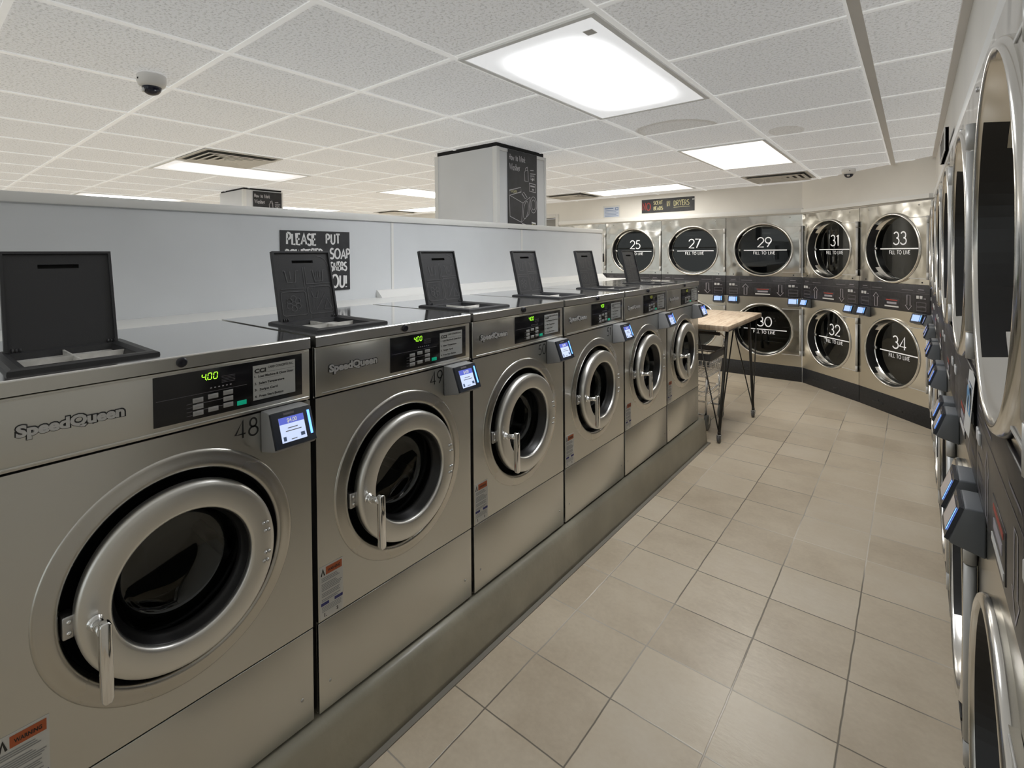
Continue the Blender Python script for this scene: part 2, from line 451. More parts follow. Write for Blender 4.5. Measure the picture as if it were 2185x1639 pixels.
# ------------------------------------------------------------------ lettering
def arc(cx, cy, rx, ry, a, b, n=14):
    return [(cx + rx * cos(math.radians(a + (b - a) * i / n)), cy + ry * sin(math.radians(a + (b - a) * i / n))) for i in range(n + 1)]
G = {   # stroke alphabet, height 1: (width, strokes)
 '0': (.62, [arc(.31, .5, .31, .5, 90, 450, 28)]),
 '1': (.30, [[(.02, .86), (.2, 1), (.2, 0)]]),
 '2': (.58, [arc(.29, .71, .28, .29, 170, -35, 16) + [(.02, 0), (.58, 0)]]),
 '3': (.56, [arc(.26, .74, .24, .26, 150, -80, 14), arc(.26, .27, .29, .27, 85, -155, 16)]),
 '4': (.62, [[(.46, 0), (.46, 1), (.0, .24), (.62, .24)]]),
 '5': (.56, [[(.50, 1), (.15, 1), (.07, .56)] + arc(.24, .31, .30, .31, 120, -140, 16)]),
 '6': (.58, [arc(.29, .30, .28, .30, 0, 360, 24), [(.02, .37), (.38, 1)]]),
 '7': (.56, [[(0, 1), (.54, 1), (.12, 0)]]),
 '8': (.56, [arc(.28, .75, .21, .25, 0, 360, 22), arc(.28, .26, .28, .26, 0, 360, 22)]),
 '9': (.58, [arc(.29, .70, .28, .30, 0, 360, 24), [(.56, .63), (.2, 0)]]),
 'A': (.66, [[(0, 0), (.33, 1), (.66, 0)], [(.13, .36), (.53, .36)]]),
 'B': (.52, [[(.04, 0), (.04, 1)], [(.04, 1)] + arc(.22, .77, .22, .23, 90, -90, 10) + [(.04, .54)], [(.04, .54)] + arc(.24, .27, .27, .27, 90, -90, 10) + [(.04, 0)]]),
 'C': (.6, [arc(.36, .5, .35, .5, 50, 310, 18)]),
 'D': (.6, [[(.04, 0), (.04, 1)] + arc(.14, .5, .45, .5, 90, -90, 16) + [(.04, 0)]]),
 'E': (.48, [[(.48, 1), (.04, 1), (.04, 0), (.48, 0)], [(.04, .52), (.40, .52)]]),
 'F': (.44, [[(.44, 1), (.04, 1), (.04, 0)], [(.04, .52), (.38, .52)]]),
 'H': (.58, [[(.04, 0), (.04, 1)], [(.54, 0), (.54, 1)], [(.04, .5), (.54, .5)]]),
 'I': (.10, [[(.05, 0), (.05, 1)]]),
 'K': (.54, [[(.04, 0), (.04, 1)], [(.52, 1), (.06, .45), (.54, 0)]]),
 'L': (.44, [[(.04, 1), (.04, 0), (.44, 0)]]),
 'N': (.60, [[(.04, 0), (.04, 1), (.56, 0), (.56, 1)]]),
 'O': (.76, [arc(.38, .5, .37, .5, 90, 450, 26)]),
 'P': (.50, [[(.04, 0), (.04, 1)], [(.04, 1)] + arc(.2, .73, .28, .27, 90, -90, 12) + [(.04, .46)]]),
 'R': (.54, [[(.04, 0), (.04, 1)], [(.04, 1)] + arc(.22, .75, .26, .25, 90, -90, 12) + [(.04, .5)], [(.2, .5), (.54, 0)]]),
 'S': (.50, [arc(.26, .76, .22, .24, 40, 250, 12) + arc(.25, .26, .24, .26, 80, -150, 12)]),
 'T': (.54, [[(0, 1), (.54, 1)], [(.27, 1), (.27, 0)]]),
 'U': (.58, [[(.04, 1), (.04, .3)] + arc(.29, .3, .25, .3, 180, 360, 12) + [(.54, 1)]]),
 'W': (.84, [[(0, 1), (.2, 0), (.42, .85), (.64, 0), (.84, 1)]]),
 'Y': (.60, [[(0, 1), (.3, .48), (.6, 1)], [(.3, .48), (.3, 0)]]),
 '!': (.14, [[(.07, 1), (.07, .3)], [(.07, .08), (.07, 0)]]),
 'o': (.42, [arc(.21, .3, .2, .3, 0, 360, 16)]),
 'w': (.56, [[(0, .6), (.14, 0), (.28, .5), (.42, 0), (.56, .6)]]),
 't': (.30, [[(.15, .9), (.15, 0)], [(0, .62), (.3, .62)]]),
 'r': (.26, [[(.04, .6), (.04, 0)], [(.04, .4), (.14, .58), (.26, .56)]]),
 'k': (.36, [[(.04, 1), (.04, 0)], [(.34, .6), (.06, .28), (.36, 0)]]),
 'a': (.42, [arc(.2, .3, .19, .3, 0, 360, 16), [(.40, .6), (.40, 0)]]),
 's': (.34, [arc(.18, .45, .15, .16, 40, 250, 8) + arc(.17, .15, .16, .15, 80, -150, 8)]),
 'h': (.40, [[(.04, 1), (.04, 0)], [(.04, .4), (.16, .6), (.30, .56), (.36, .4), (.36, 0)]]),
 'e': (.42, [[(.03, .32), (.40, .32)] + arc(.21, .3, .19, .3, 5, 310, 14)]),
 'n': (.40, [[(.04, .6), (.04, 0)], [(.04, .4), (.16, .6), (.30, .56), (.36, .4), (.36, 0)]]),
 'l': (.10, [[(.05, 1), (.05, 0)]]),
 'i': (.10, [[(.05, .6), (.05, 0)], [(.05, .82), (.05, .86)]]),
 'q': (.42, [arc(.2, .3, .19, .3, 0, 360, 16), [(.40, .6), (.40, -.35)]]),
 'u': (.40, [[(.04, .6), (.04, .2), (.14, 0), (.26, .02), (.36, .2)], [(.36, .6), (.36, 0)]]),
 'd': (.42, [arc(.2, .3, .19, .3, 0, 360, 16), [(.40, 1), (.40, 0)]]),
 'p': (.42, [arc(.22, .3, .19, .3, 0, 360, 16), [(.03, .6), (.03, -.35)]]),
}
def text_width(s, h, gap=.16, sx=1.):
    w = 0
    for ch in s: w += (.34 if ch == ' ' else G[ch][0]) + gap
    return (w - gap) * h * sx
def write(mb, s, x, z, h, t, y, m, gap=.16, sx=1., jit=0., align='l', slant=0.):
    if align == 'c': x -= text_width(s, h, gap, sx) / 2
    if align == 'r': x -= text_width(s, h, gap, sx)
    rnd = random.Random(hash_s(s))
    for ch in s:
        if ch == ' ': x += (.34 + gap) * h * sx; continue
        w, st = G[ch]
        oz = rnd.uniform(-jit, jit) * h; k = 1 + rnd.uniform(-jit, jit); ro = rnd.uniform(-jit, jit) * .6 + slant
        for pl in st:
            pts = [(x + (px + pz * ro) * h * sx, z + oz + pz * h * k) for px, pz in pl]
            mb.ribbon(pts, t * (1 + rnd.uniform(-jit, jit)), y, m)
        x += (w + gap) * h * sx
    return x
def hash_s(s):
    v = 7
    for c in s: v = (v * 31 + ord(c)) % 100003
    return v
def font_mesh(s, h, bold=0., extrude=0., shear=0., spacing=1., wscale=1.):
    """text through Blender's own built-in typeface -> bmesh in the x,z plane facing -y"""
    cu = bpy.data.curves.new('lettering', 'FONT'); cu.body = s; cu.size = h; cu.offset = bold; cu.extrude = extrude
    cu.shear = shear; cu.space_character = spacing; cu.resolution_u = 3
    o = bpy.data.objects.new('lettering', cu); COL.objects.link(o)
    dg = bpy.context.evaluated_depsgraph_get()
    me = bpy.data.meshes.new_from_object(o.evaluated_get(dg))
    bpy.data.objects.remove(o); bpy.data.curves.remove(cu)
    t = bmesh.new(); t.from_mesh(me); bpy.data.meshes.remove(me)
    for v in t.verts: v.co = Vector((v.co.x * wscale, -v.co.z, v.co.y))
    return t
def put_font(mb, s, x, z, h, y, m, width=None, **k):
    t = font_mesh(s, h, **k)
    x0 = min(v.co.x for v in t.verts); x1 = max(v.co.x for v in t.verts)
    f = width / (x1 - x0) if width else 1.
    for v in t.verts: v.co = Vector(((v.co.x - x0) * f + x, v.co.y + y, v.co.z + z))
    mb.merge(t, m)

# ------------------------------------------------------------------ key planes (metres)
CEIL = 2.2634
XF = .1376                 # front plane of the washers
WY0 = -.9069; WW = .6602   # first washer's left edge, pitch
ZB = .196                  # washer base = plinth top
YB = 5.707                 # front plane of the far dryers
XR = 1.5125                 # front plane of the right-hand dryers
XP = -.796                 # partition face
GX, GY, GP = .0192, -.1455, .61   # ceiling grid
D1 = (.4393, 5.7069); D2 = (.9926, 5.1662); D3 = (1.5050, 4.5892)   # corner dryers' front corners

# ------------------------------------------------------------------ room shell
mb = MB(); mb.face([(-9.5, -4, 0), (2.5, -4, 0), (2.5, 6.7, 0), (-9.5, 6.7, 0)], M['floor']); struct(mb.build('floor'))
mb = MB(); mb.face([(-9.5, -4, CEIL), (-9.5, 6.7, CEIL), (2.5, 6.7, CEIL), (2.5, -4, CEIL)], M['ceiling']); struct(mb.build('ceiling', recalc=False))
# far wall: bulkhead over the dryers, full height to the left with a doorway
mb = MB()
mb.box((-2.77, YB, 1.905), (D1[0] + .02, YB + .12, CEIL), M['wall_paint'])
mb.box((-2.79, YB, 0), (-2.77, YB + .12, CEIL), M['wall_paint'])
mb.box((-3.72, YB, 2.03), (-2.79, YB + .12, CEIL), M['wall_paint'])
mb.box((-9.5, YB, 0), (-3.72, YB + .12, CEIL), M['wall_paint'])
struct(mb.build('wall_back'))
mb = MB()
mb.prism([(D1[0], D1[1]), (D3[0] + .03, D3[1]), (D3[0] + .2, D3[1] + .1), (D1[0] + .1, D1[1] + .14)], 2, 1.905, CEIL, M['wall_paint'])
struct(mb.build('wall_corner'))
mb = MB()
mb.box((1.532, -.215, 1.905), (1.66, D3[1] + .02, CEIL), M['wall_paint'])
mb.box((1.56, -4, 0), (1.66, -.225, CEIL), M['wall_paint'])
struct(mb.build('wall_right'))
mb = MB(); mb.box((-9.6, -4, 0), (-9.5, YB, CEIL), M['wall_paint']); struct(mb.build('wall_left'))
mb = MB(); mb.box((-9.6, -4.1, 0), (1.66, -4, .12), M['wall_paint']); mb.box((-9.6, -4.1, 2.2), (1.66, -4, CEIL), M['wall_paint'])
for x in (-9.6, 1.5): mb.box((x, -4.1, .12), (x + .16, -4, 2.2), M['wall_paint'])
struct(mb.build('wall_front'))
for k in range(5):                                   # unseen shop windows, added behind the camera to let daylight in
    xa, xb = -9.44 + k * 2.188, -9.44 + (k + 1) * 2.188
    mb = MB()
    for a in ((xa, xa + .05, .12, 2.2), (xb - .05, xb, .12, 2.2), (xa + .05, xb - .05, .12, .18), (xa + .05, xb - .05, 2.14, 2.2), (xa + .05, xb - .05, 1.60, 1.64)):
        mb.box((a[0], -4.08, a[2]), (a[1], -4.02, a[3]), M['satin'])
    wo = struct(mb.build('window_%d' % (k + 1)))
    mb = MB(); mb.box((xa + .05, -4.053, .18), (xb - .05, -4.047, 2.14), M['pane']); mb.build('pane', parent=wo)
# door beyond the partition
dr = MB(); dr.box((-3.70, YB + .05, 0), (-2.80, YB + .09, 2.02), M['door_dark']); dro = struct(dr.build('door_1'))
fr = MB()
fr.box((-2.80, YB - .015, 0), (-2.745, YB + .10, 2.085), M['door_frame_paint'], .004)
fr.box((-3.76, YB - .015, 0), (-3.705, YB + .10, 2.085), M['door_frame_paint'], .004)
fr.box((-3.705, YB - .015, 2.03), (-2.80, YB + .10, 2.085), M['door_frame_paint'], .004)
fr.build('door_frame', parent=dro)
kn = MB(); kn.lathe([(0, -.06), (.026, -.055), (.03, -.04), (.012, -.02), (.012, 0)], (-3.62, YB + .05, 1.0), 'y', M['satin'], 16); kn.build('door_knob', parent=dro)
# low partition behind the washers
mb = MB(); mb.box((XP - .11, -4, 0), (XP, 3.285, 1.667), M['partition']); wp = struct(mb.build('wall_middle'))
mb = MB(); mb.box((XP - .125, -4, 1.667), (XP + .012, 3.292, 1.702), M['white_paint'], .003); struct(mb.build('trim_1'))
mb = MB()
for y in (-1.62, .812, 2.03): mb.box((XP, y - .008, 1.262), (XP + .004, y + .008, 1.667), M['white_paint'])
mb.box((XP - .118, 3.285, 0), (XP + .006, 3.296, 1.667), M['white_paint'])
struct(mb.build('trim_2'))
# white ledge closing the gap between washers and partition, with a moulding on it
mb = MB(); mb.box((XP, -4, 1.235), (-.478, 3.285, 1.2575), M['white_paint'], .002); struct(mb.build('trim_3'))
mb = MB()
mb.prism([(XP, 1.2575), (XP + .05, 1.2575), (XP + .045, 1.264), (XP + .012, 1.294), (XP, 1.297)], 1, .70, 3.284, M['white_paint'])
for v in mb.bm.verts: pass
struct(mb.build('trim_4'))
# square column standing out of the partition
CY0, CY1, CX1 = 1.746, 2.352, -1.398
mb = MB(); mb.box((CX1, CY0, 1.2), (XP - .0005, CY1, CEIL - .03), M['column_paint']); mb.box((CX1 + .01, CY0 + .01, CEIL - .03), (XP - .01, CY1 - .01, CEIL), M['gap'])
colm = struct(mb.build('wall_column'))
mb = MB()
for (x0, x1, y0, y1) in ((XP - .034, XP + .005, CY0 - .006, CY0 + .026), (XP - .034, XP + .005, CY1 - .014, CY1 + .008), (CX1 - .006, CX1 + .03, CY0 - .006, CY0 + .02)):
    mb.box((x0, y0, 1.7), (x1, y1, CEIL - .03), M['white_paint'], .002)
mb.box((XP - .004, CY0, CEIL - .055), (XP + .004, CY1, CEIL - .035), M['white_paint'])
mb.build('corner_trim', parent=colm)
# second column far off in the next aisle
C2X, C2Y0, C2Y1 = -4.37, 1.62, 2.09
mb = MB(); mb.box((C2X - .62, C2Y0, 0), (C2X, C2Y1, CEIL - .02), M['column_paint']); mb.box((C2X - .61, C2Y0 + .01, CEIL - .02), (C2X - .01, C2Y1 - .01, CEIL), M['gap'])
c2 = struct(mb.build('wall_column'))
mb = MB()
for y in (C2Y0, C2Y1 - .03): mb.box((C2X - .03, y - .004, 1.2), (C2X + .004, y + .034, CEIL - .02), M['white_paint'])
mb.build('corner_trim', parent=c2)
# boards that cap the dryers
mb = MB(); mb.box((-2.74, YB - .022, 1.918), (D1[0] + .01, YB, 1.972), M['white_paint'], .003); struct(mb.build('trim_5'))
mb = MB()
nx, ny = -.735, -.678
mb.prism([(D1[0] - .0, D1[1]), (D1[0] + nx * .022, D1[1] + ny * .022), (D3[0] + nx * .022, D3[1] + ny * .022), (D3[0] + .02, D3[1])], 2, 1.918, 1.955, M['white_paint'])
struct(mb.build('trim_6'))
mb = MB(); mb.box((1.515, -.215, 1.908), (1.532, D3[1], 1.95), M['white_paint'], .002); struct(mb.build('trim_7'))
# suspended-ceiling grid
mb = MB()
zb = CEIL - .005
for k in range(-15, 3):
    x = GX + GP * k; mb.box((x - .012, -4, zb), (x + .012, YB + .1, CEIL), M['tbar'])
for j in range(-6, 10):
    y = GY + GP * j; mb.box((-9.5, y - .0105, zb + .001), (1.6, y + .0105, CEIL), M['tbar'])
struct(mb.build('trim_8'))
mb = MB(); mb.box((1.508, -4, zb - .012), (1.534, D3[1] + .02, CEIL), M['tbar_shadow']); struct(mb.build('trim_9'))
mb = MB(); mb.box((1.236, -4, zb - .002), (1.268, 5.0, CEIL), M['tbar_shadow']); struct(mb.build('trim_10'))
# concrete plinth under the washers: rounded nose, slightly splayed face
mb = MB()
prof = [(XP, .02), (XP, .19), (XF - .01, .19), (XF + .012, .188), (XF + .022, .180), (XF + .028, .166), (XF + .036, .10), (XF + .044, .02), (XF + .048, 0.0), (XP, 0.0)]
mb.prism(prof, 1, -2.4, 3.115, M['plinth'])
for f in mb.bm.faces:
    f.smooth = abs(f.normal.y) < .5
pl = struct(mb.build('trim_11'))
mb = MB(); mb.box((XF + .045, -2.4, 0), (XF + .066, 3.12, .004), mat('grey grout strip', (.27, .25, .215), .7)); mb.box((XP, 3.115, 0), (XF + .066, 3.135, .004)); struct(mb.build('trim_12'))

# ------------------------------------------------------------------ ceiling fittings
def ceiling_light(x0, x1, y0, y1, label, m):
    cx, cy = (x0 + x1) / 2, (y0 + y1) / 2
    hx, hy = (x1 - x0) / 2 - .008, (y1 - y0) / 2 - .008
    t = thing('ceiling_light', label, 'light', (cx, cy, CEIL), 0, 'recessed fluorescent ceiling panels')
    f = MB(); w = .020
    for a in ((-hx, -hx + w, -hy, hy), (hx - w, hx, -hy, hy), (-hx + w, hx - w, -hy, -hy + w), (-hx + w, hx - w, hy - w, hy)):
        f.prism([(a[0], a[2]), (a[1], a[2]), (a[1], a[3]), (a[0], a[3])], 2, -.012, -.001, M['light_frame'])
    f.build('frame', parent=t)
    d = MB(); d.box((-hx + w, -hy + w, -.009), (hx - w, hy - w, -.004), m); d.build('diffuser', parent=t)
    return t
Lx = lambda k: GX + GP * k
Ly = lambda j: GY + GP * j
near = ceiling_light(Lx(0), Lx(1), Ly(1), Ly(3), 'largest ceiling light panel, above the aisle nearest the camera', M['diff_cool'])
cl = MB(); cl.box((.20, -.50, -.011), (.235, -.46, -.008), M['vent']); cl.build('clip', parent=near)
ceiling_light(Lx(0), Lx(1), Ly(5), Ly(7), 'ceiling light panel farther down the aisle, beyond the stained tile', M['diff_warm'])
ceiling_light(Lx(-3), Lx(-1), Ly(8), Ly(9), 'ceiling light panel set crosswise above the scent beads sign', M['diff_warm'])
ceiling_light(Lx(-6), Lx(-5), Ly(1), Ly(3), 'ceiling light panel over the next aisle beside the square vent', M['diff_cool'])
ceiling_light(Lx(-11), Lx(-10), Ly(1), Ly(3), 'leftmost ceiling light panel just above the partition cap', M['diff_cool'])
ceiling_light(Lx(-6), Lx(-5), Ly(5), Ly(7), 'upper of two light panels seen left of the near column', M['diff_warm'])
ceiling_light(Lx(-9), Lx(-7), Ly(8), Ly(9), 'lower of two light panels seen left of the near column', M['diff_warm'])
ceiling_light(Lx(-11), Lx(-10), Ly(5), Ly(7), 'light panel seen right of the far column', M['diff_warm'])

def ceiling_vent(x0, y0, label):
    t = thing('ceiling_vent', label, 'vent', (x0 + GP / 2, y0 + GP / 2, CEIL), 0, 'square ceiling air vents')
    h = GP / 2 - .012
    b = MB(); b.box((-h, -h, -.0065), (h, h, -.002), M['vent_dark']); b.build('backing', parent=t)
    f = MB(); w = .03
    for a in ((-h, -h + w, -h, h), (h - w, h, -h, h), (-h + w, h - w, -h, -h + w), (-h + w, h - w, h - w, h)):
        f.box((a[0], a[2], -.010), (a[1], a[3], -.001), M['vent'])
    f.build('frame', parent=t)
    for i, r in enumerate((.245, .185, .125, .065)):
        s = MB(); r2 = r - .038; zo, zi = -.030 + .002 * i, -.010
        q = [(-1, -1), (1, -1), (1, 1), (-1, 1)]
        for k in range(4):
            a, c = q[k], q[(k + 1) % 4]
            s.face([(a[0] * r, a[1] * r, zo), (c[0] * r, c[1] * r, zo), (c[0] * r2, c[1] * r2, zi), (a[0] * r2, a[1] * r2, zi)], M['vent'])
            s.face([(a[0] * r, a[1] * r, zo), (c[0] * r, c[1] * r, zo), (c[0] * (r + .012), c[1] * (r + .012), zo + .004), (a[0] * (r + .012), a[1] * (r + .012), zo + .004)], M['vent'])
        s.build('louvre', parent=t)
    c = MB(); c.box((-.03, -.03, -.024), (.03, .03, -.012), M['vent'], .003); c.build('centre_plate', parent=t)
ceiling_vent(Lx(-5), Ly(1), 'square ceiling vent beside the light panel over the next aisle')
ceiling_vent(Lx(0), Ly(8), 'square ceiling vent past the second aisle light, near the corner dryers')
ceiling_vent(Lx(-4), Ly(8), 'square ceiling vent left of the crosswise light panel')
ceiling_vent(Lx(-10), Ly(8), 'far ceiling vent seen left of the near column, above the partition')

def dome_camera(loc, s, label):
    t = thing('dome_camera', label, 'camera', loc, 0, 'white dome security cameras')
    b = MB(); b.lathe([(0, 0), (.052, 0), (.056, -.006), (.056, -.030), (.050, -.045), (.040, -.052), (.036, -.052)], (0, 0, 0), 'z', M['camera_white'], 40)
    b.build('housing', parent=t)
    d = MB(); pr = [(.0375 * cos(a), -.052 - .034 * sin(a)) for a in [PI / 2 * i / 8 for i in range(9)]]
    d.lathe(pr, (0, 0, 0), 'z', M['camera_dome'], 36); d.build('dome', parent=t)
    l = MB(); l.lathe([(0, -.007), (.012, -.005), (.013, 0)], (.0, -.030, -.066), 'y', M['satin'], 16); l.build('lens', parent=t)
    sc = MB(); sc.lathe([(0, -.003), (.004, -.002), (.004, 0)], (.012, -.0555, -.026), 'y', M['ink'], 10); sc.build('screw', parent=t)
    t.scale = (s, s, s)
dome_camera((-1.068, -.262, CEIL - .005), .98, 'white dome camera on the ceiling at upper left, nearest the viewer')
dome_camera((.925, 4.93, CEIL), 1.0, 'small dome camera on the ceiling above the corner dryers')

# ------------------------------------------------------------------ washer
def card_reader(name, parent, x0, x1, z0, z1, style, ds=1.):
    """wedge-shaped payment terminal, local front plane y=0"""
    w = x1 - x0; h = z1 - z0
    r = MB()
    pr = [(0, z0 - .012), (0, z1), (-.040 * ds, z1), (-.046 * ds, z1 - .004), (-.074 * ds, z0 + .012), (-.072 * ds, z0 + .004)]
    r.prism(pr, 0, x0, x1, M['reader_light'] if style == 'big' else M['reader_grey'], .004)
    ro = r.build(name, parent=parent)
    # sloping face: from (-.046,z1-.004) to (-.074,z0+.012)
    y1, zt, y0, zb_ = -.0445 * ds, z1 - .002, -.0755 * ds, z0 + .010
    dy, dz = y0 - y1, zb_ - zt; ln = math.hypot(dy, dz); ey, ez = dy / ln, dz / ln; ny_, nz_ = ez, -ey    # outward normal
    if ny_ > 0: ny_, nz_ = -ny_, -nz_
    def pt(u, v, o): return (x0 + u * w, y1 + ey * ln * v + ny_ * o, zt + ez * ln * v + nz_ * o)
    def panel(mbx, u0, u1, v0, v1, o, m): mbx.face([pt(u0, v1, o), pt(u1, v1, o), pt(u1, v0, o), pt(u0, v0, o)], m)
    f = MB()
    c = [pt(.0, 1, -.001), pt(1, 1, -.001), pt(1, 0, -.001), pt(.0, 0, -.001)]
    d = [pt(.015, .985, .006), pt(.985, .985, .006), pt(.985, .015, .006), pt(.015, .015, .006)]
    f.face(d, M['reader_dark'])
    for k in range(4): f.face([c[k], c[(k + 1) % 4], d[(k + 1) % 4], d[k]], M['reader_dark'])
    panel(f, .30, .56, .05, .11, .0064, M['dim_text'])
    f.build('face_plate', parent=ro)
    s = MB()
    if style == 'big':
        panel(s, .16, .76, .17, .86, .0072, M['scr_body']); panel(s, .16, .76, .17, .36, .0076, M['scr_head'])
        for u0, u1, v, mm in ((.34, .58, .47, 'ink_grey'), (.28, .66, .55, 'ink_grey'), (.38, .52, .79, 'ink_grey')):
            panel(s, u0, u1, v, v + .025, .0077, M[mm])
        panel(s, .20, .27, .70, .82, .0077, M['notice_ink']); panel(s, .62, .72, .68, .78, .0077, M['notice_ink'])
        t = MB(); put_font(t, '$4.00', 0, 0, .012, 0, M['decal_white'], bold=.0003)
        mx = max(v.co.x for v in t.bm.verts)
        for v in t.bm.verts:
            v.co = Vector(pt(.35 + (v.co.x / mx) * .24, .325 - v.co.z / (.012 * .72) * .115, .0079))
        t.build('price_text', parent=ro)
    else:
        panel(s, .13, .80, .14, .84, .0072, M['scr_blue'])
    s.build('screen', parent=ro)
    b = MB(); panel(b, .86, .92, .12, .80, .0074, M['blue_led']); b.build('light_strip', parent=ro)
    return ro

def make_washer(label):
    t = thing('front_load_washer', label, 'washer', (XF, WY0, ZB), PI / 2, 'row of steel front-load washers')
    x0, x1 = .0085, .6517
    z = lambda w: w - ZB
    st = M['washer_steel']
    c = MB()                                  # cabinet: sides, back, floor
    c.box((x0, .012, 0), (x0 + .004, .60, z(1.232)), st); c.box((x1 - .004, .012, 0), (x1, .60, z(1.232)), st)
    c.box((x0, .596, 0), (x1, .60, z(1.232)), st); c.box((x0, .012, 0), (x1, .60, .004), st)
    c.box((x0 + .004, .02, z(1.10)), (x1 - .004, .022, z(1.232)), M['gap'])
    c.box((x0 + .004, .02, .004), (x1 - .004, .022, z(.455)), M['gap'])
    c.build('cabinet', parent=t)
    g = MB(); g.box((-.0075, .028, .0), (x0 - .0005, .04, z(1.255)), M['gap']); g.build('side_gap_shade', parent=t)  # near-black strip stands for the shade between neighbouring washers
    p = MB(); q0, q1, q2, q3, zt_ = .076, .274, .078, .302, z(1.2636)
    lip = [(.012, z(1.2335)), (-.006, z(1.2335)), (-.006, z(1.2600)), (-.0054, z(1.2620)), (-.0042, z(1.2632)), (-.0025, zt_), (q2, zt_)]
    for i_, (a, b) in enumerate(zip(lip, lip[1:])):
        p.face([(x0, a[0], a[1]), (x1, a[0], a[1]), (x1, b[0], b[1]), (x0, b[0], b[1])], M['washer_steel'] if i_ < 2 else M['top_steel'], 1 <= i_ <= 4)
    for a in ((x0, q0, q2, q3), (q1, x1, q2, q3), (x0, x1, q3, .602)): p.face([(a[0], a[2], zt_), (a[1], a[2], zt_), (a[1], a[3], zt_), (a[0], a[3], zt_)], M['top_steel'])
    for xx in (x0, x1): p.face([(xx, -.006, z(1.2335)), (xx, .602, z(1.2335)), (xx, .602, zt_), (xx, -.003, zt_), (xx, -.006, z(1.26))], M['washer_steel'])
    p.face([(x0, .602, z(1.2335)), (x1, .602, z(1.2335)), (x1, .602, zt_), (x0, .602, zt_)], M['washer_steel'])
    p.build('top_panel', parent=t)
    p = MB(); p.box((x0, 0, z(1.0925)), (x1, .012, z(1.2305)), st, .002)
    p.box((x0 + .02, -.0025, z(1.0965)), (x1 - .004, .004, z(1.1015)), st, .0012)
    p.box((x0 + .02, -.0015, z(1.224)), (x1 - .004, .004, z(1.2265)), st, .0007)
    p.build('fascia', parent=t)
    p = MB(); p.holed(x0, x1, z(.4575), z(1.0885), .327, z(.777), .222, 0, .012, st); p.build('front_panel', parent=t)
    p = MB(); p.box((x0, 0, z(.199)), (x1, .012, z(.4535)), st, .0015)
    kp = p.build('lower_panel', parent=t)
    for xx in (x0 + .035, x1 - .035):
        s = MB(); s.lathe([(0, -.002), (.004, -.0015), (.0045, 0)], (xx, 0, z(.275)), 'y', M['satin'], 12); s.build('screw', parent=kp)
    lk = MB(); lk.lathe([(0, -.007), (.004, -.009), (.0075, -.009), (.0105, -.0075), (.0115, -.004), (.0115, 0)], (.33, -.005, z(1.249)), 'y', M['lock_black'], 24)
    lk.build('lid_lock', parent=t)
    # control panel
    cp = MB(); cp.box((.274, -.0022, z(1.111)), (.628, .002, z(1.222)), M['ctrl_black'], .0008)
    cpo = cp.build('control_panel', parent=t)
    ln = MB()
    for zz in (1.168,): ln.rect(.279, .478, z(zz), z(zz + .0009), -.0026, M['dim_text'])
    for zz in (1.1455, 1.130): ln.rect(.362, .438, z(zz), z(zz + .0007), -.0026, M['lite_text'])
    for i in range(6): ln.rect(.392 + i * .009, .396 + i * .009, z(1.1755), z(1.178), -.0026, M['lite_text'])
    for i in range(4): ln.rect(.340, .352, z(1.148 - i * .009), z(1.1492 - i * .009), -.0026, M['dim_text'])
    for i in range(5): ln.rect(.418, .450, z(1.199 - i * .0036), z(1.2 - i * .0036), -.0026, M['dim_text'])
    ln.build('panel_print', parent=cpo)
    # seven-segment price 4.00
    dd = MB(); dh, dw, dt = .0150, .0082, .0017
    def digit(ox, segs):
        a = .0016
        S = {'a': [(0, dh), (dw, dh)], 'g': [(0, dh / 2), (dw, dh / 2)], 'd': [(0, 0), (dw, 0)], 'f': [(0, dh / 2), (0, dh)], 'b': [(dw, dh / 2), (dw, dh)], 'e': [(0, 0), (0, dh / 2)], 'c': [(dw, 0), (dw, dh / 2)]}
        for q in segs:
            (ax, az), (bx, bz) = S[q]
            lx = math.hypot(bx - ax, bz - az); kx, kz = (bx - ax) / lx * .0009, (bz - az) / lx * .0009
            dd.ribbon([(ox + ax + kx + (az + kz) * .09, z(1.1975) + az + kz), (ox + bx - kx + (bz - kz) * .09, z(1.1975) + bz - kz)], dt, -.0027, M['led'])
    digit(.3735, 'fgbc'); digit(.3865, 'abcdef'); digit(.3995, 'abcdef'); dd.rect(.3832, .3850, z(1.1967), z(1.1985), -.0027, M['led'])
    dd.build('price_display', parent=cpo)
    for bx, bz in ((.3645, 1.1545), (.3645, 1.1395), (.3645, 1.1245), (.398, 1.157), (.398, 1.1265), (.4325, 1.1585), (.4325, 1.1435), (.4325, 1.1285)):
        b = MB(); b.box((bx - .0115, -.0042, z(bz - .0055)), (bx + .0115, -.002, z(bz + .0055)), M['btn'], .0008)
        b.rect(bx - .007, bx + .007, z(bz - .001), z(bz + .001), -.00425, M['ink_grey'])
        b.build('button', parent=cpo)
    b = MB(); b.box((.4535, -.0042, z(1.1205)), (.4765, -.002, z(1.1315)), M['green_btn'], .0008); b.build('start_button', parent=cpo)
    ls = MB(); ls.box((.4935, -.0034, z(1.1235)), (.607, -.002, z(1.2105)), M['sticker_grey'])
    lso = ls.build('instruction_label', parent=cpo)
    tx = MB()
    put_font(tx, 'CCI', .497, z(1.1925), .0135, -.0038, M['ink'], bold=.0006, width=.030)
    put_font(tx, 'CARD CONCEPTS INC.', .532, z(1.1995), .0075, -.0038, M['ink'], width=.070, bold=.0002)
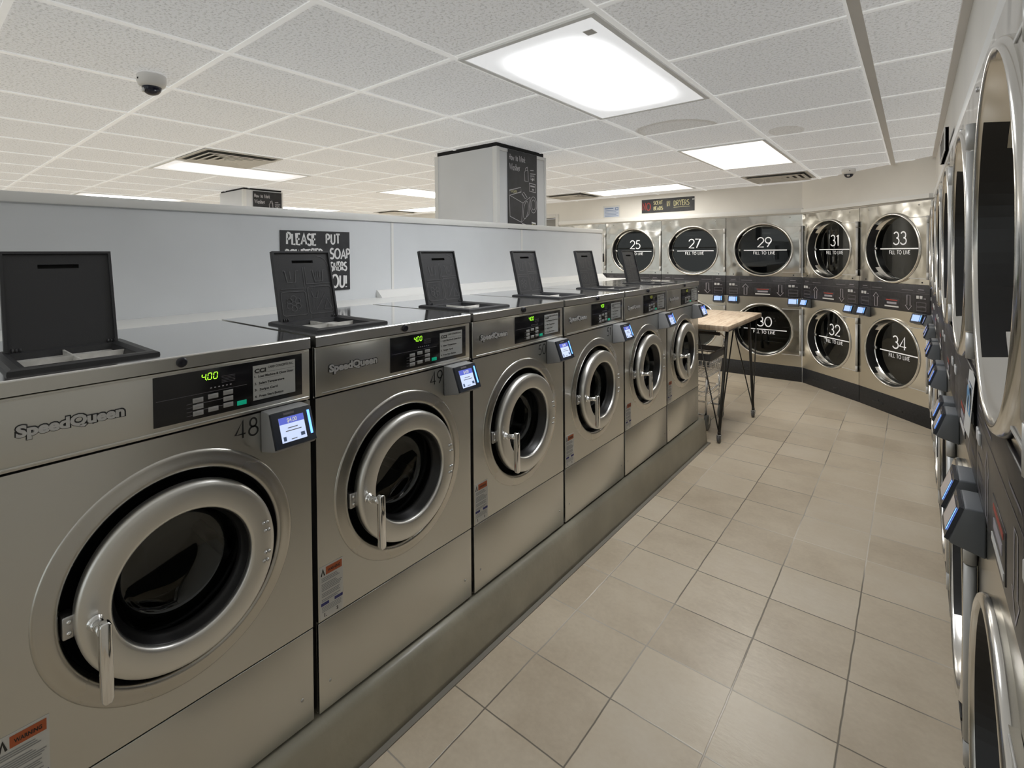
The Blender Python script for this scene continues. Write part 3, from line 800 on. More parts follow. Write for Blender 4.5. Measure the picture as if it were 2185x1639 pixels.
    for q, (zz, s_, w_) in enumerate(((1.1800, '1.  Load Machine & Close Door', .105), (1.1625, '2.  Select Temperature', .079), (1.1465, '3.  Swipe Card', .060), (1.1300, '4.  Press Start Button', .076))):
        put_font(tx, s_, .497, z(zz), .0078, -.0038, M['ink'], width=w_, bold=.00025)
        tx.rect(.510, .510 + w_ * .55, z(zz - .0045), z(zz - .0038), -.0038, M['ink_grey'])
    tx.rect(.496, .605, z(1.1905), z(1.1910), -.0038, M['ink'])
    tx.build('label_text', parent=lso)
    # maker's badge in raised letters
    bg = MB(); put_font(bg, 'SpeedQueen', .049, z(1.1555), .0285, -.0012, M['brand_dark'], width=.1745, bold=.0028, extrude=.0015, spacing=1.0)
    bgo = bg.build('badge_backing', parent=t)
    bl = MB(); put_font(bl, 'SpeedQueen', .0508, z(1.1555), .0285, -.0030, M['brand_lite'], width=.1695, bold=.0013, extrude=.0015, spacing=1.0)
    bl.build('badge_letters', parent=bgo)
    # porthole bezel and dark opening
    CX, CZ = .327, z(.777)
    b = MB()
    b.lathe([(.265, .001), (.2635, -.0022), (.2600, -.0042), (.2560, -.0046), (.2500, -.0052), (.242, -.0072), (.234, -.0088), (.227, -.0088), (.2225, -.0055), (.220, .004), (.219, .02)], (CX, 0, CZ), 'y', M['bezel_steel'], 96)
    b.build('porthole_bezel', parent=t)
    b = MB()
    b.lathe([(.219, .016), (.217, .05), (.160, .055), (.150, .05), (.147, .075), (.165, .10)], (CX, 0, CZ), 'y', M['rubber'], 72)
    b.build('door_gasket', parent=t)
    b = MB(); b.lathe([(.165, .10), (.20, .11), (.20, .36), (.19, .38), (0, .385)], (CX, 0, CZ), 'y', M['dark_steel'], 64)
    for k in range(3):
        a = PI / 2 + k * 2 * PI / 3
        b.tube([(CX + .19 * cos(a), .12, CZ + .19 * sin(a)), (CX + .19 * cos(a), .36, CZ + .19 * sin(a))], .018, M['dark_steel'], 8)
    b.build('drum', parent=t)
    # door
    DO = .004
    d = MB()
    d.lathe([(.185, -.008), (.1985, -.009), (.2015, -.014), (.2015, -.032), (.1998, -.037), (.196, -.0405), (.188, -.0425), (.176, -.043), (.150, -.043), (.1445, -.0415), (.1415, -.0375), (.1405, -.031)], (CX, DO, CZ), 'y', M['ring_steel'], 96)
    do = d.build('door_ring', parent=t)
    sl_ = MB()
    sl_.lathe([(.1405, -.031), (.1385, -.029), (.1375, -.012), (.132, -.008), (.1285, .006)], (CX, DO, CZ), 'y', M['rubber'], 72)
    sl_.lathe([(.1890, -.008), (.1870, .030), (.170, .045)], (CX, DO, CZ), 'y', M['rubber'], 72)
    sl_.build('door_seal', parent=do)
    gl = MB(); gl.lathe([(.1285, .004), (.1215, .030), (.1160, .044), (.108, .052), (.095, .056), (.05, .060), (0, .061)], (CX, DO, CZ), 'y', M['washer_glass'], 64)
    gl.build('door_glass', parent=do)
    for zz in (.047, .027, -.027, -.047):
        for ax in (.1765, .1855):
            a = math.asin(zz / ax); h = MB()
            h.lathe([(0, -.005), (.0036, -.004), (.0042, 0)], (CX + ax * cos(a), -.0425 + DO, CZ + zz), 'y', M['satin'], 10)
            h.build('hinge_bolt', parent=do)
    lt = MB(); lt.box((CX - .217, -.012, CZ - .035), (CX - .198, .02, CZ + .01), M['satin'], .003)
    lt.lathe([(0, -.005), (.004, -.004), (.004, 0)], (CX - .207, -.012, CZ - .022), 'y', M['chrome'], 10)
    lt.lathe([(0, -.005), (.004, -.004), (.004, 0)], (CX - .207, -.012, CZ + .0), 'y', M['chrome'], 10)
    lt.build('door_latch', parent=t)
    hd = MB()
    px, pz = CX - .170, CZ - .010
    hd.lathe([(0, -.060), (.010, -.058), (.0125, -.052), (.0135, -.044), (.016, -.042)], (px, DO, pz), 'y', M['chrome'], 20)
    hd.tube([(px, -.042 + DO, pz), (px, -.066, pz + .004), (px + .001, -.089, pz + .008)], [.0105, .0095, .0105], M['chrome'], 14)
    bar = [(-.010, .016), (-.0055, .021), (.0055, .021), (.0105, .015), (.0115, -.05), (.0125, -.128), (.009, -.137), (-.003, -.138), (-.008, -.130), (-.0095, -.05)]
    hd.prism([(px + .003 + a, pz + .004 + c_) for a, c_ in bar], 1, -.100, -.082, M['chrome'], .0035)
    hd.build('door_handle', parent=do)
    # warning label
    w = MB(); w.box((.0135, -.0008, z(.4605)), (.0895, .0, z(.611)), M['paper'])
    wo = w.build('warning_label', parent=t)
    w = MB()
    w.rect(.033, .0855, z(.584), z(.606), -.0012, M['orange'])
    put_font(w, 'WARNING', .039, z(.5905), .011, -.0016, M['ink'], width=.040, bold=.0003)
    w.ribbon([(.0185, z(.584)), (.0235, z(.602)), (.0285, z(.584))], .004, -.0012, M['ink'])
    zz = .578
    rr = random.Random(3)
    while zz > .512:
        w.rect(.019, .019 + rr.uniform(.045, .066), z(zz - .0022), z(zz), -.0012, M['ink_grey']); zz -= .0044
        if rr.random() < .2: zz -= .004
    w.rect(.0165, .042, z(.499), z(.5075), -.0012, M['navy']); w.rect(.060, .0875, z(.499), z(.5075), -.0012, M['navy'])
    for q in range(4): w.rect(.019, .082, z(.494 - q * .0042), z(.4955 - q * .0042), -.0012, M['ink_grey'])
    put_font(w, '1.', .027, z(.466), .015, -.0012, M['ink'], bold=.0004); put_font(w, '2', .066, z(.468), .012, -.0012, M['ink'], bold=.0004)
    w.build('label_print', parent=wo)
    card_reader('card_reader', t, .512, .624, z(.998), z(1.093), 'big')
    # soap hopper
    hp = MB(); zt = z(1.2636)
    X0, X1, Y0, Y1 = .045, .305, .048, .338
    x2, x3, y2, y3 = .078, .272, .080, .300
    def ring4(a, b, c_, d_, zz): return [(a, c_, zz), (b, c_, zz), (b, d_, zz), (a, d_, zz)]
    R = [ring4(X0, X1, Y0, Y1, zt - .001), ring4(X0 + .001, X1 - .001, Y0 + .001, Y1 - .001, zt + .006), ring4(X0 + .008, X1 - .008, Y0 + .008, Y1 - .008, zt + .009), ring4(x2 - .012, x3 + .012, y2 - .012, y3 + .012, zt + .009), ring4(x2, x3, y2, y3, zt + .004), ring4(x2 + .004, x3 - .004, y2 + .004, y3 - .004, zt - .013)]
    for a, b in zip(R, R[1:]):
        for k in range(4): hp.face([a[k], a[(k + 1) % 4], b[(k + 1) % 4], b[k]], M['lid_plastic'])
    ho = hp.build('soap_hopper', parent=t)
    ty = MB(); zl = zt - .011
    ty.rect(0, 0, 0, 0, 0, M['tray_white']) if False else None
    ty.face([(x2, y2, zl), (x3, y2, zl), (x3, y3, zl), (x2, y3, zl)], M['tray_white'])
    ty.box(((x2 + x3) / 2 - .002, y2, zl), ((x2 + x3) / 2 + .002, y3, zl + .012), M['tray_white'])
    ty.box((x2, .19, zl), (x3, .194, zl + .012), M['tray_white'])
    ty.build('soap_tray', parent=ho)
    # lid, standing open and leaning back a little
    lx0, lx1 = .070, .286; H = .238; lean = math.radians(13.); hy, hz = .306, zt + .006
    ld = MB()
    def lp(u, v, o): # u across, v up the lid, o in front of the lid's face
        return (u, hy + v * sin(lean) - o * cos(lean), hz + v * cos(lean) + o * sin(lean) * 1.)
    # lid plate with a grip slot
    sl = (.138, .218, .196, .206)
    us = [lx0, sl[0], sl[1], lx1]; vs = [0, sl[2], sl[3], H]
    for i in range(3):
        for j in range(3):
            if i == 1 and j == 1: continue
            for o in (0, -.011):
                ld.face([lp(us[i], vs[j], o), lp(us[i + 1], vs[j], o), lp(us[i + 1], vs[j + 1], o), lp(us[i], vs[j + 1], o)], M['lid_plastic'])
    ld.face([lp(sl[0], sl[2], -.0108), lp(sl[1], sl[2], -.0108), lp(sl[1], sl[3], -.0108), lp(sl[0], sl[3], -.0108)], M['gap'])
    for a, b in (((us[0], 0), (us[0], H)), ((us[3], 0), (us[3], H)), ((us[0], 0), (us[3], 0)), ((us[0], H), (us[3], H)), ((sl[0], sl[2]), (sl[1], sl[2])), ((sl[0], sl[3]), (sl[1], sl[3])), ((sl[0], sl[2]), (sl[0], sl[3])), ((sl[1], sl[2]), (sl[1], sl[3]))):
        ld.face([lp(a[0], a[1], 0), lp(b[0], b[1], 0), lp(b[0], b[1], -.011), lp(a[0], a[1], -.011)], M['lid_plastic'])
    # raised lip round the lid
    for a in ((lx0, lx0 + .006, 0, H), (lx1 - .006, lx1, 0, H), (lx0 + .006, lx1 - .006, H - .006, H)):
        c8 = [lp(a[0], a[2], 0), lp(a[1], a[2], 0), lp(a[1], a[3], 0), lp(a[0], a[3], 0)]; d8 = [lp(a[0], a[2], .006), lp(a[1], a[2], .006), lp(a[1], a[3], .006), lp(a[0], a[3], .006)]
        ld.face(d8, M['lid_plastic'])
        for k in range(4): ld.face([c8[k], c8[(k + 1) % 4], d8[(k + 1) % 4], d8[k]], M['lid_plastic'])
    for ux in (lx0 + .012, lx1 - .022):
        for q in range(3): ld.tube([lp(ux + q * .007, .004, -.002), lp(ux + q * .007 + .004, .004, -.002)], .006, M['lid_plastic'], 8)
    lo = ld.build('hopper_lid', parent=t)
    # raised care symbols on the lid's inner face
    em = MB()
    def stroke(pts, closed=False, w=.0022):
        base = len(em.bm.verts)
        n0 = set(em.bm.verts)
        em.ribbon(pts, w, 0, M['lid_emboss'], closed=closed)
        for v in em.bm.verts:
            if v not in n0: v.co = Vector(lp(v.co.x, v.co.z, .0016))
    def rr_(x0_, x1_, v0, v1, r=.01):
        pts = []
        for cx_, cv_, a0 in ((x1_ - r, v1 - r, 0), (x0_ + r, v1 - r, 90), (x0_ + r, v0 + r, 180), (x1_ - r, v0 + r, 270)):
            pts += arc(cx_, cv_, r, r, a0, a0 + 90, 5)
        stroke(pts, True)
    xm = (lx0 + lx1) / 2
    rr_(lx0 + .014, xm - .004, .018, .098); rr_(xm + .004, lx1 - .012, .018, .112)
    stroke([(lx0 + .016, .108), (xm - .004, .108), (xm - .004, .182)]); stroke([(xm + .004, .182), (xm + .004, .122), (lx1 - .012, .122)])
    stroke(arc(lx1 - .05, .182, .038, .038, 0, 90, 8))
    for cx_, bars in ((lx0 + .055, 1), (xm + .05, 3)):
        stroke([(cx_ - .026, .17), (cx_ - .018, .17), (cx_ - .012, .130), (cx_ + .016, .130), (cx_ + .022, .17), (cx_ + .03, .17)])
        for q in range(bars): stroke([(cx_ + (q - (bars - 1) / 2) * .008, .168), (cx_ + (q - (bars - 1) / 2) * .008, .142)])
    for k in range(6):
        a = k * PI / 3 + .5; stroke(arc(lx0 + .056 + .017 * cos(a), .058 + .017 * sin(a), .010, .010, 0, 360, 10), True, .0018)
    stroke([(xm + .018, .095), (xm + .024, .072), (xm + .038, .072), (xm + .044, .095)])
    stroke([(xm + .030, .030), (xm + .072, .088)]); stroke([(xm + .060, .030), (xm + .092, .030), (xm + .076, .066)], True)
    em.build('lid_symbols', parent=lo)
    return t

WL = ['stainless front-load washer marked 48, nearest to the camera, at the left edge',
      'stainless front-load washer marked 49, its open lid in front of the powdered soap sign',
      'stainless front-load washer marked 50, third from the camera in the row',
      'stainless front-load washer fourth from the camera, with its number half hidden by the card reader',
      'stainless front-load washer fifth from the camera, second from the far end of the row',
      'stainless front-load washer at the far end of the row, beside the wooden table']
w0 = make_washer(WL[0])
washers = [w0]
for i in range(1, 6):
    washers.append(dup(w0, (XF, WY0 + WW * i, ZB), PI / 2, WL[i]))
for k in kids(w0):      # the nearest lid is plain
    if k.name.startswith('hopper_lid'):
        for q in kids(k): bpy.data.objects.remove(q)
for k in kids(washers[4]) + kids(washers[5]):
    if k.name.startswith('control_panel'):
        for q in kids(k):
            if q.name.startswith('price_display'):
                q.data = q.data.copy(); q.data.materials[0] = M['led_dim']
for i, s in enumerate(('48', '49', '50', '51')):
    nb = MB(); write(nb, s, .449, 1.0365 - ZB, .0435, .0042, -.0006, M['ink'], gap=.22, sx=.92); nb.build('number_decal', parent=washers[i])

# ------------------------------------------------------------------ stacked dryer
def make_dryer(label):
    t = thing('stacked_dryer', label, 'dryer', (0, 0, 0), 0, 'stacked stainless tumble dryers')
    x0, x1 = .0025, .7975
    c = MB()
    c.box((x0, .012, 0), (x0 + .004, .74, 1.903), M['dryer_steel_low']); c.box((x1 - .004, .012, 0), (x1, .74, 1.903), M['dryer_steel_low'])
    c.box((x0, .736, 0), (x1, .74, 1.903), M['dryer_steel_low']); c.box((x0, .012, 1.899), (x1, .74, 1.903), M['dryer_steel_low'])
    c.box((x0 + .004, .02, .94), (x1 - .004, .5, 1.20), M['gap'])
    c.build('cabinet', parent=t)
    p = MB(); p.holed(x0, x1, 1.1945, 1.902, .402, 1.506, .300, 0, .012, M['dryer_steel']); up = p.build('upper_panel', parent=t)
    p = MB(); p.holed(x0, x1, .170, .951, .402, .562, .300, 0, .012, M['dryer_steel_low']); lp_ = p.build('lower_panel', parent=t)
    for xx, zz, mm in ((.085, 1.213, 'ink'), (.715, 1.213, 'ink'), (.12, 1.872, 'satin'), (.68, 1.872, 'satin')):
        s = MB(); s.lathe([(0, -.004), (.006, -.003), (.007, 0)], (xx, 0, zz), 'y', M[mm], 12); s.build('screw', parent=up)
    k = MB(); k.box((x0, .002, 0.0), (x1, .03, .168), M['toe_black'], .002)
    ko = k.build('toe_kick', parent=t)
    for a, b, zz in ((.17, .30, .062), (.22, .25, .082), (.47, .52, .055)):
        k = MB(); k.box((a, -.003, zz), (b, .004, zz + .012), M['black_plastic'], .002); k.build('toe_vent', parent=ko)
    # control band between the two drums
    b = MB(); b.box((x0, -.006, .953), (x1, .02, 1.193), M['band_black'], .003); bo = b.build('control_band', parent=t)
    y = -.0066
    pr = MB()
    pr.rect(x0 + .004, x1 - .004, 1.118, 1.120, y, M['dim_text'])
    for xa in (.150, .640): pr.rect(xa, xa + .0015, .96, 1.185, y, M['dim_text'])
    for xa, tip in ((.220, 1), (.585, -1)):
        mid = 1.034; h_ = .064 * tip
        pts = [(xa, mid + h_), (xa + .034, mid + h_ - .04 * tip), (xa + .016, mid + h_ - .04 * tip), (xa + .016, mid - h_), (xa - .016, mid - h_), (xa - .016, mid + h_ - .04 * tip), (xa - .034, mid + h_ - .04 * tip)]
        pr.ribbon(pts, .0045, y, M['lite_text'], closed=True)
    for xa in (.172, .512): pr.rect(xa, xa + .12, 1.140, 1.146, y, M['dim_text'])
    for xa in (.036, .664):
        pr.frame(xa, xa + .098, 1.010, 1.046, .0035, y, M['dim_text']); pr.frame(xa, xa + .098, .972, 1.006, .0035, y, M['dim_text'])
        pr.rect(xa + .02, xa + .075, 1.150, 1.154, y, M['lite_text']); pr.rect(xa + .01, xa + .085, 1.132, 1.135, y, M['dim_text'])
        pr.rect(xa + .072, xa + .095, 1.075, 1.081, y, M['lite_text'])
    pr.build('panel_print', parent=bo)
    for xa in (.036, .664):
        for q in range(2):
            kx = MB(); kx.box((xa + .004 + q * .034, -.010, 1.074), (xa + .030 + q * .034, -.005, 1.101), M['white_btn'], .002); kx.build('key', parent=bo)
    sl = MB(); sl.box((.318, -.0075, .972), (.488, -.005, 1.056), M['band_black'], .001); sl.box((.340, -.0082, 1.036), (.468, -.007, 1.046), M['red_mark']); sl.box((.350, -.0085, 1.006), (.458, -.007, 1.024), M['lite_text']); sl.box((.325, -.009, .978), (.482, -.007, .990), M['vent'])
    sl.build('card_slot', parent=bo)
    for xa in (.031, .661): card_reader('card_reader', t, xa, xa + .112, .866, .952, 'small', .78)
    for cz in (1.506, .562):
        cx = .402
        d = MB()
        d.lathe([(.316, .002), (.3175, -.008), (.3165, -.015), (.312, -.0205), (.305, -.0230), (.2995, -.0220), (.2968, -.0185), (.2955, -.014), (.280, .064), (.270, .066)], (cx, 0, cz), 'y', M['rim_steel'], 96)
        do = d.build('door', parent=t)
        hp = MB()
        zt, zb2 = cz + .262, cz - .262
        poly = [(.575, zt), (.770, zt), (.778, zt - .006), (.778, zb2 + .006), (.770, zb2), (.575, zb2)]
        # plate with the round door cut out of its left edge
        a0 = math.asin(.262 / .300)
        arcp = [(cx + .300 * cos(a), cz + .300 * sin(a)) for a in [-a0 + 2 * a0 * i / 24 for i in range(25)]]
        arcp = [(max(p_[0], .0), p_[1]) for p_ in arcp]
        pl_ = [(arcp[0][0], zb2)] + arcp[1:-1] + [(arcp[-1][0], zt)] + [(.770, zt), (.778, zt - .006), (.778, zb2 + .006), (.770, zb2)]
        for i in range(24):
            (xa, za), (xb, zb3) = arcp[i], arcp[i + 1]
            hp.prism([(xa, za), (.778, za), (.778, zb3), (xb, zb3)], 1, -.012, -.001, M['rim_steel' if False else 'dryer_steel'])
        hp.build('hinge_plate', parent=do)
        hg = MB()
        hg.tube([(.786, -.014, zb2 - .004), (.786, -.014, zb2 + .055)], .0105, M['hinge_grey'], 12)
        hg.tube([(.786, -.014, zb2 + .058), (.786, -.014, zt - .058)], .0115, M['hinge_grey'], 12)
        hg.tube([(.786, -.014, zt - .055), (.786, -.014, zt + .004)], .0125, M['hinge_grey'], 12)
        hg.box((.60, -.0145, zt - .005), (.778, -.0115, zt + .001), M['hinge_grey'], .001); hg.box((.60, -.0145, zb2 - .001), (.778, -.0115, zb2 + .005), M['hinge_grey'], .001)  # pale strips stand for the highlight along the plate's edges
        hg.build('hinge', parent=do)
        lr = MB()                                        # black patch on the latch side of the door well
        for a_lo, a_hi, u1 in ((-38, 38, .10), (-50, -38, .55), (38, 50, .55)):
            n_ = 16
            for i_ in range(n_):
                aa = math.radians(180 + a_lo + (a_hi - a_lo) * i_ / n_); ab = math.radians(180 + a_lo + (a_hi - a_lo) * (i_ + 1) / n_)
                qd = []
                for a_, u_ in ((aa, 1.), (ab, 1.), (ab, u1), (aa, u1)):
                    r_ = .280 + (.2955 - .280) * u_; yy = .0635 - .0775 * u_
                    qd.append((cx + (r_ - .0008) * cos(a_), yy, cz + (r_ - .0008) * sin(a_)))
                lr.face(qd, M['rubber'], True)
        lr.build('well_patch', parent=do)
        kb = MB(); kb.lathe([(0, -.012), (.012, -.010), (.016, -.004), (.016, 0)], (cx - .268, .060, cz), 'y', M['satin'], 16); kb.build('door_catch', parent=do)
        g = MB(); g.disc((cx, .062, cz), .2765, 'y', M['dryer_glass'], 72); g.build('window', parent=do)
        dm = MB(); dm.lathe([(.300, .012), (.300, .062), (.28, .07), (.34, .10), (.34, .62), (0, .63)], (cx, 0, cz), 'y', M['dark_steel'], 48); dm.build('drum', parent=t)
    return t
def number_decals(t, top, bottom):
    for s, cz in ((top, 1.506), (bottom, .562)):
        if s is None: continue
        o = MB(); y = .0605
        write(o, s, .409, cz + .034, .112, .0115, y, M['decal_white'], gap=.14, align='c')
        o.rect(.185, .640, cz - .009, cz + .001, y, M['decal_white'])
        write(o, 'FILL TO LINE', .406, cz - .053, .033, .0042, y, M['decal_white'], gap=.17, align='c')
        d = [k for k in kids(t) if k.name.startswith('door') and k.name.split('.')[0] == 'door']
        d.sort(key=lambda k: -max(v.co.z for v in k.data.vertices))
        o.build('window_decal', parent=d[0 if cz > 1 else 1])
DY = [((-1.9607 + .8 * 2, YB), 0., '29', '30', 'stacked dryer with 29 and 30 on its two windows, behind the wooden table'),
      ((-1.9607 + .8, YB), 0., '27', '28', 'stacked dryer with 27 on its upper window, behind the last washer'),
      ((-1.9607, YB), 0., '25', '26', 'stacked dryer with 25 on its upper window, first clear of the partition'),
      ((-2.7607, YB), 0., None, None, 'stacked dryer mostly hidden behind the partition end, left of number 25'),
      (D1, -math.atan2(D1[1] - D2[1], D2[0] - D1[0]), '31', '32', 'stacked dryer with 31 and 32 on its windows, left one across the corner'),
      (D2, -math.atan2(D2[1] - D3[1], D3[0] - D2[0]), '33', '34', 'stacked dryer with 33 and 34 on its windows, right one across the corner')]
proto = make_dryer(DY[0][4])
dryers = []
for i, (p, rz, a, b, lab) in enumerate(DY):
    if i == 0: o = proto; o.location = (p[0], p[1], 0)
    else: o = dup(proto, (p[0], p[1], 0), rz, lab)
    dryers.append(o)
RL = ['nearest stacked dryer of the right-hand row, at the right edge of the photo',
      'second stacked dryer from the camera on the right, flyer at its near edge',
      'third stacked dryer from the camera in the right-hand row',
      'fourth stacked dryer from the camera in the right-hand row',
      'fifth stacked dryer from the camera in the right-hand row',
      'sixth stacked dryer in the right-hand row, the last before the corner']
for i in range(6):
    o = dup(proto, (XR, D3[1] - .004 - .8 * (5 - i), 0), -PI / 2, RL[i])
    for k in kids(o):
        if k.name.startswith('card_reader'):
            for q in kids(k):
                if q.name.startswith('screen'): q.data = q.data.copy(); q.data.materials.clear(); q.data.materials.append(M['scr_dim'])
    if i == 0:
        rd = [k for k in kids(o) if k.name.startswith('card_reader')]
        rd.sort(key=lambda k: k.data.vertices[0].co.x)
        for k in kids(rd[-1]): bpy.data.objects.remove(k)
        bpy.data.objects.remove(rd[-1])
for (p, rz, a, b, lab), o in zip(DY, dryers): number_decals(o, a, b)
dryers[4].scale = (.967, 1, 1); dryers[5].scale = (.9645, 1, 1)

# ------------------------------------------------------------------ signs and papers
def board(name, label, loc, rz, w, h, m=None, th=.004):
    t = thing(name, label, 'sign', loc, rz)
    b = MB(); b.box((0, -th, 0), (w, 0, h), m or M['chalk_board']); b.build('board', parent=t)
    return t
# powdered-soap board on the partition (facing +x): local x -> +y
t = board('chalkboard_sign', 'black sign about powdered soap on the partition, hand-lettered in white', (XP + .001, .158, 1.312), PI / 2, .372, .292)
k = MB(); y = -.0046; cw = M['chalk_white']
for dx in (0,):
    write(k, 'PLEASE', .030 + dx, .226, .050, .0095, y, cw, sx=.80, jit=.05, gap=.14)
    write(k, 'PUT', .236 + dx, .232, .045, .0088, y, cw, sx=.86, jit=.05, gap=.2)
    write(k, 'POWDERED', .024 + dx, .160, .044, .0085, y, cw, sx=.80, jit=.05, gap=.1)
    write(k, 'SOAP', .258 + dx, .158, .047, .0085, y, cw, sx=.86, jit=.06, gap=.14)
    write(k, 'WASHERS', .352 + dx, .098, .040, .0085, y, cw, sx=.72, jit=.05, gap=.16, align='r')
    write(k, 'YOU!', .352 + dx, .014, .060, .0098, y, cw, sx=.80, jit=.05, gap=.15, align='r')
k.build('lettering', parent=t)
# how-to board on the near column
def howto(loc, w, h, label):
    t = board('chalkboard_sign', label, loc, PI / 2, w, h)
    k = MB(); y = -.0046; c = M['chalk_dim']; sx = w / .365; sz = h / .567
    X = lambda v: v * sx
    Z = lambda v: v * sz
    def pl(pts, t_=.004, m_=c, closed=False): k.ribbon([(X(a), Z(b)) for a, b in pts], t_, y, m_, closed=closed)
    write(k, 'How to Work', X(.015), Z(.495), .042 * sz, .0058, y, c, sx=.72 * sx / sz, jit=.06)
    write(k, 'Washer', X(.020), Z(.425), .045 * sz, .0058, y, c, sx=.80 * sx / sz, jit=.06)
    # jug with a handle
    pl([(.205, .36), (.20, .42), (.215, .44), (.245, .44), (.25, .36)], closed=True); pl([(.215, .44), (.215, .455), (.238, .465), (.242, .44)])
    for a, b in ((.445, .32), (.42, .345), (.405, .33)): pl([(.275, a), (b, a + .004)], .006)
    pl([(.285, .402), (.282, .378), (.330, .378), (.326, .402)]); pl([(.30, .392), (.305, .372), (.316, .388)], .008, M['chalk_white'])
    pl([(.262, .35), (.345, .345), (.345, .285), (.262, .29)], closed=True); pl([(.275, .33), (.335, .327)], .01); pl([(.30, .305), (.32, .303)], .012)
    # boxy machine with a raised back panel
    pl([(.015, .275), (.155, .308), (.158, .275), (.018, .24)], closed=True); write(k, 'WASHER', X(.030), Z(.262), .018 * sz, .003, y, M['chalk_yellow'], sx=.95 * sx / sz, slant=.0)
    pl([(.015, .24), (.18, .195), (.27, .245)]); pl([(.18, .195), (.16, .052), (.255, .115), (.27, .245)]); pl([(.015, .24), (.02, .09), (.16, .052)])
    pl([(.168, .262), (.21, .228), (.232, .24), (.19, .276)], closed=True)
    k.ribbon([(X(.215 + .032 * cos(a)), Z(.145 + .058 * sin(a) + .03 * cos(a))) for a in [2 * PI * i / 20 for i in range(20)]], .004, y, c, closed=True)
    for r_ in (.045, .028): k.ribbon([(X(.315 + r_ * .95 * cos(a)), Z(.190 + r_ * 1.35 * sin(a))) for a in [2 * PI * i / 22 for i in range(22)]], .004, y, c, closed=True)
    pl([(.165, .045), (.215, .035)], .007); pl([(.195, .02), (.205, .005)], .009, M['chalk_white'])
    pl([(.29, .055), (.345, .05)], .012, M['chalk_white']); pl([(.295, .045), (.34, .005)], .01, M['chalk_yellow']); pl([(.295, .005), (.34, .005), (.34, .045), (.295, .045)], .004, M['chalk_yellow'], True)
    k.build('lettering', parent=t)
howto((XP + .001, 1.866, 1.664), .364, .567, 'tall how-to-work-washer chalkboard on the near column')
howto((C2X + .006, 1.728, 1.68), .345, .552, 'how-to-work-washer chalkboard on the far column, half hidden by the partition')
# scent-beads board over the far dryers
t = board('chalkboard_sign', 'long black sign about scent beads above dryer 27', (-1.9607 + .533, YB - .001, 2.019), 0, .695, .182)
k = MB(); y = -.0046
write(k, 'NO', .012, .040, .10, .013, y, M['chalk_red'], sx=.72, jit=.05)
write(k, 'SCENT', .165, .110, .045, .0085, y, M['chalk_yellow'], sx=.80, jit=.05); write(k, 'BEADS', .165, .034, .045, .0085, y, M['chalk_yellow'], sx=.80, jit=.05)
write(k, 'IN', .345, .076, .066, .0085, y, M['chalk_yellow'], sx=.70, jit=.05); write(k, 'DRYERS', .435, .076, .068, .0085, y, M['chalk_yellow'], sx=.70, jit=.05)
k.ribbon([(.43, .056), (.64, .060)], .005, y, M['chalk_yellow'])
k.build('lettering', parent=t)
tp = MB(); tp.box((.668, -.0056, .140), (.712, -.0042, .152), M['paper']); tp.build('tape', parent=t)
# printed notice
t = thing('paper_notice', 'pale blue printed notice taped on the wall above dryer 25', 'notice', (-1.9607 - .045, YB - .0005, 1.985), 0)
b = MB(); b.box((0, -.0015, 0), (.262, 0, .172), M['paper']); b.build('sheet', parent=t)
b = MB(); b.rect(.018, .244, .010, .150, -.0018, M['notice_blue'])
for q in range(5): b.rect(.03, .235 - .03 * (q % 2), .020 + q * .020, .026 + q * .020, -.0022, M['notice_ink'])
b.rect(.03, .16, .125, .137, -.0022, M['notice_ink']); b.frame(.19, .235, .105, .142, .008, -.0022, M['notice_ink'])
b.build('print', parent=t)
# flyer taped beside the nearest dryer's controls (faces -x): local x -> -y
t = thing('paper_flyer', 'white flyer with a blue emblem taped between the two nearest right-hand dryers', 'flyer', (XR - .007, .722, 1.050), -PI / 2)
b = MB()
pts = [(0, 0), (.145, .012), (.150, .150), (.09, .155), (.004, .146)]
b.face([(a, -.003 - .010 * (1 - c_ / .15), c_) for a, c_ in pts], M['paper']); b.build('sheet', parent=t)
b = MB(); b.lathe([(.022, 0), (.046, 0)], (.078, -.0095, .076), 'y', M['flyer_blue'], 24); b.rect(.02, .12, .118, .124, -.0068, M['notice_blue']); b.build('print', parent=t)
# dark sign high on the right wall
t = board('chalkboard_sign', 'dark sign on the wall above the third right-hand dryer, seen edge-on', (1.5145, 2.60, 1.935), -PI / 2, .50, .105, M['sign_grey'], .012)
b = MB()
for a in ((0, .50, 0, .008), (0, .50, .097, .105), (0, .008, .008, .097), (.492, .50, .008, .097)): b.box((a[0], -.016, a[2]), (a[1], -.001, a[3]), M['white_paint'])
b.build('frame', parent=t)
# small black box on the partition's end
b = MB(); b.box((XP - .055, 3.2965, 1.402), (XP + .010, 3.325, 1.482), M['black_plastic'], .006)
tag(b.build('switch_box'), 'small dark box fixed on the end of the partition, left of dryer 25', 'switch')

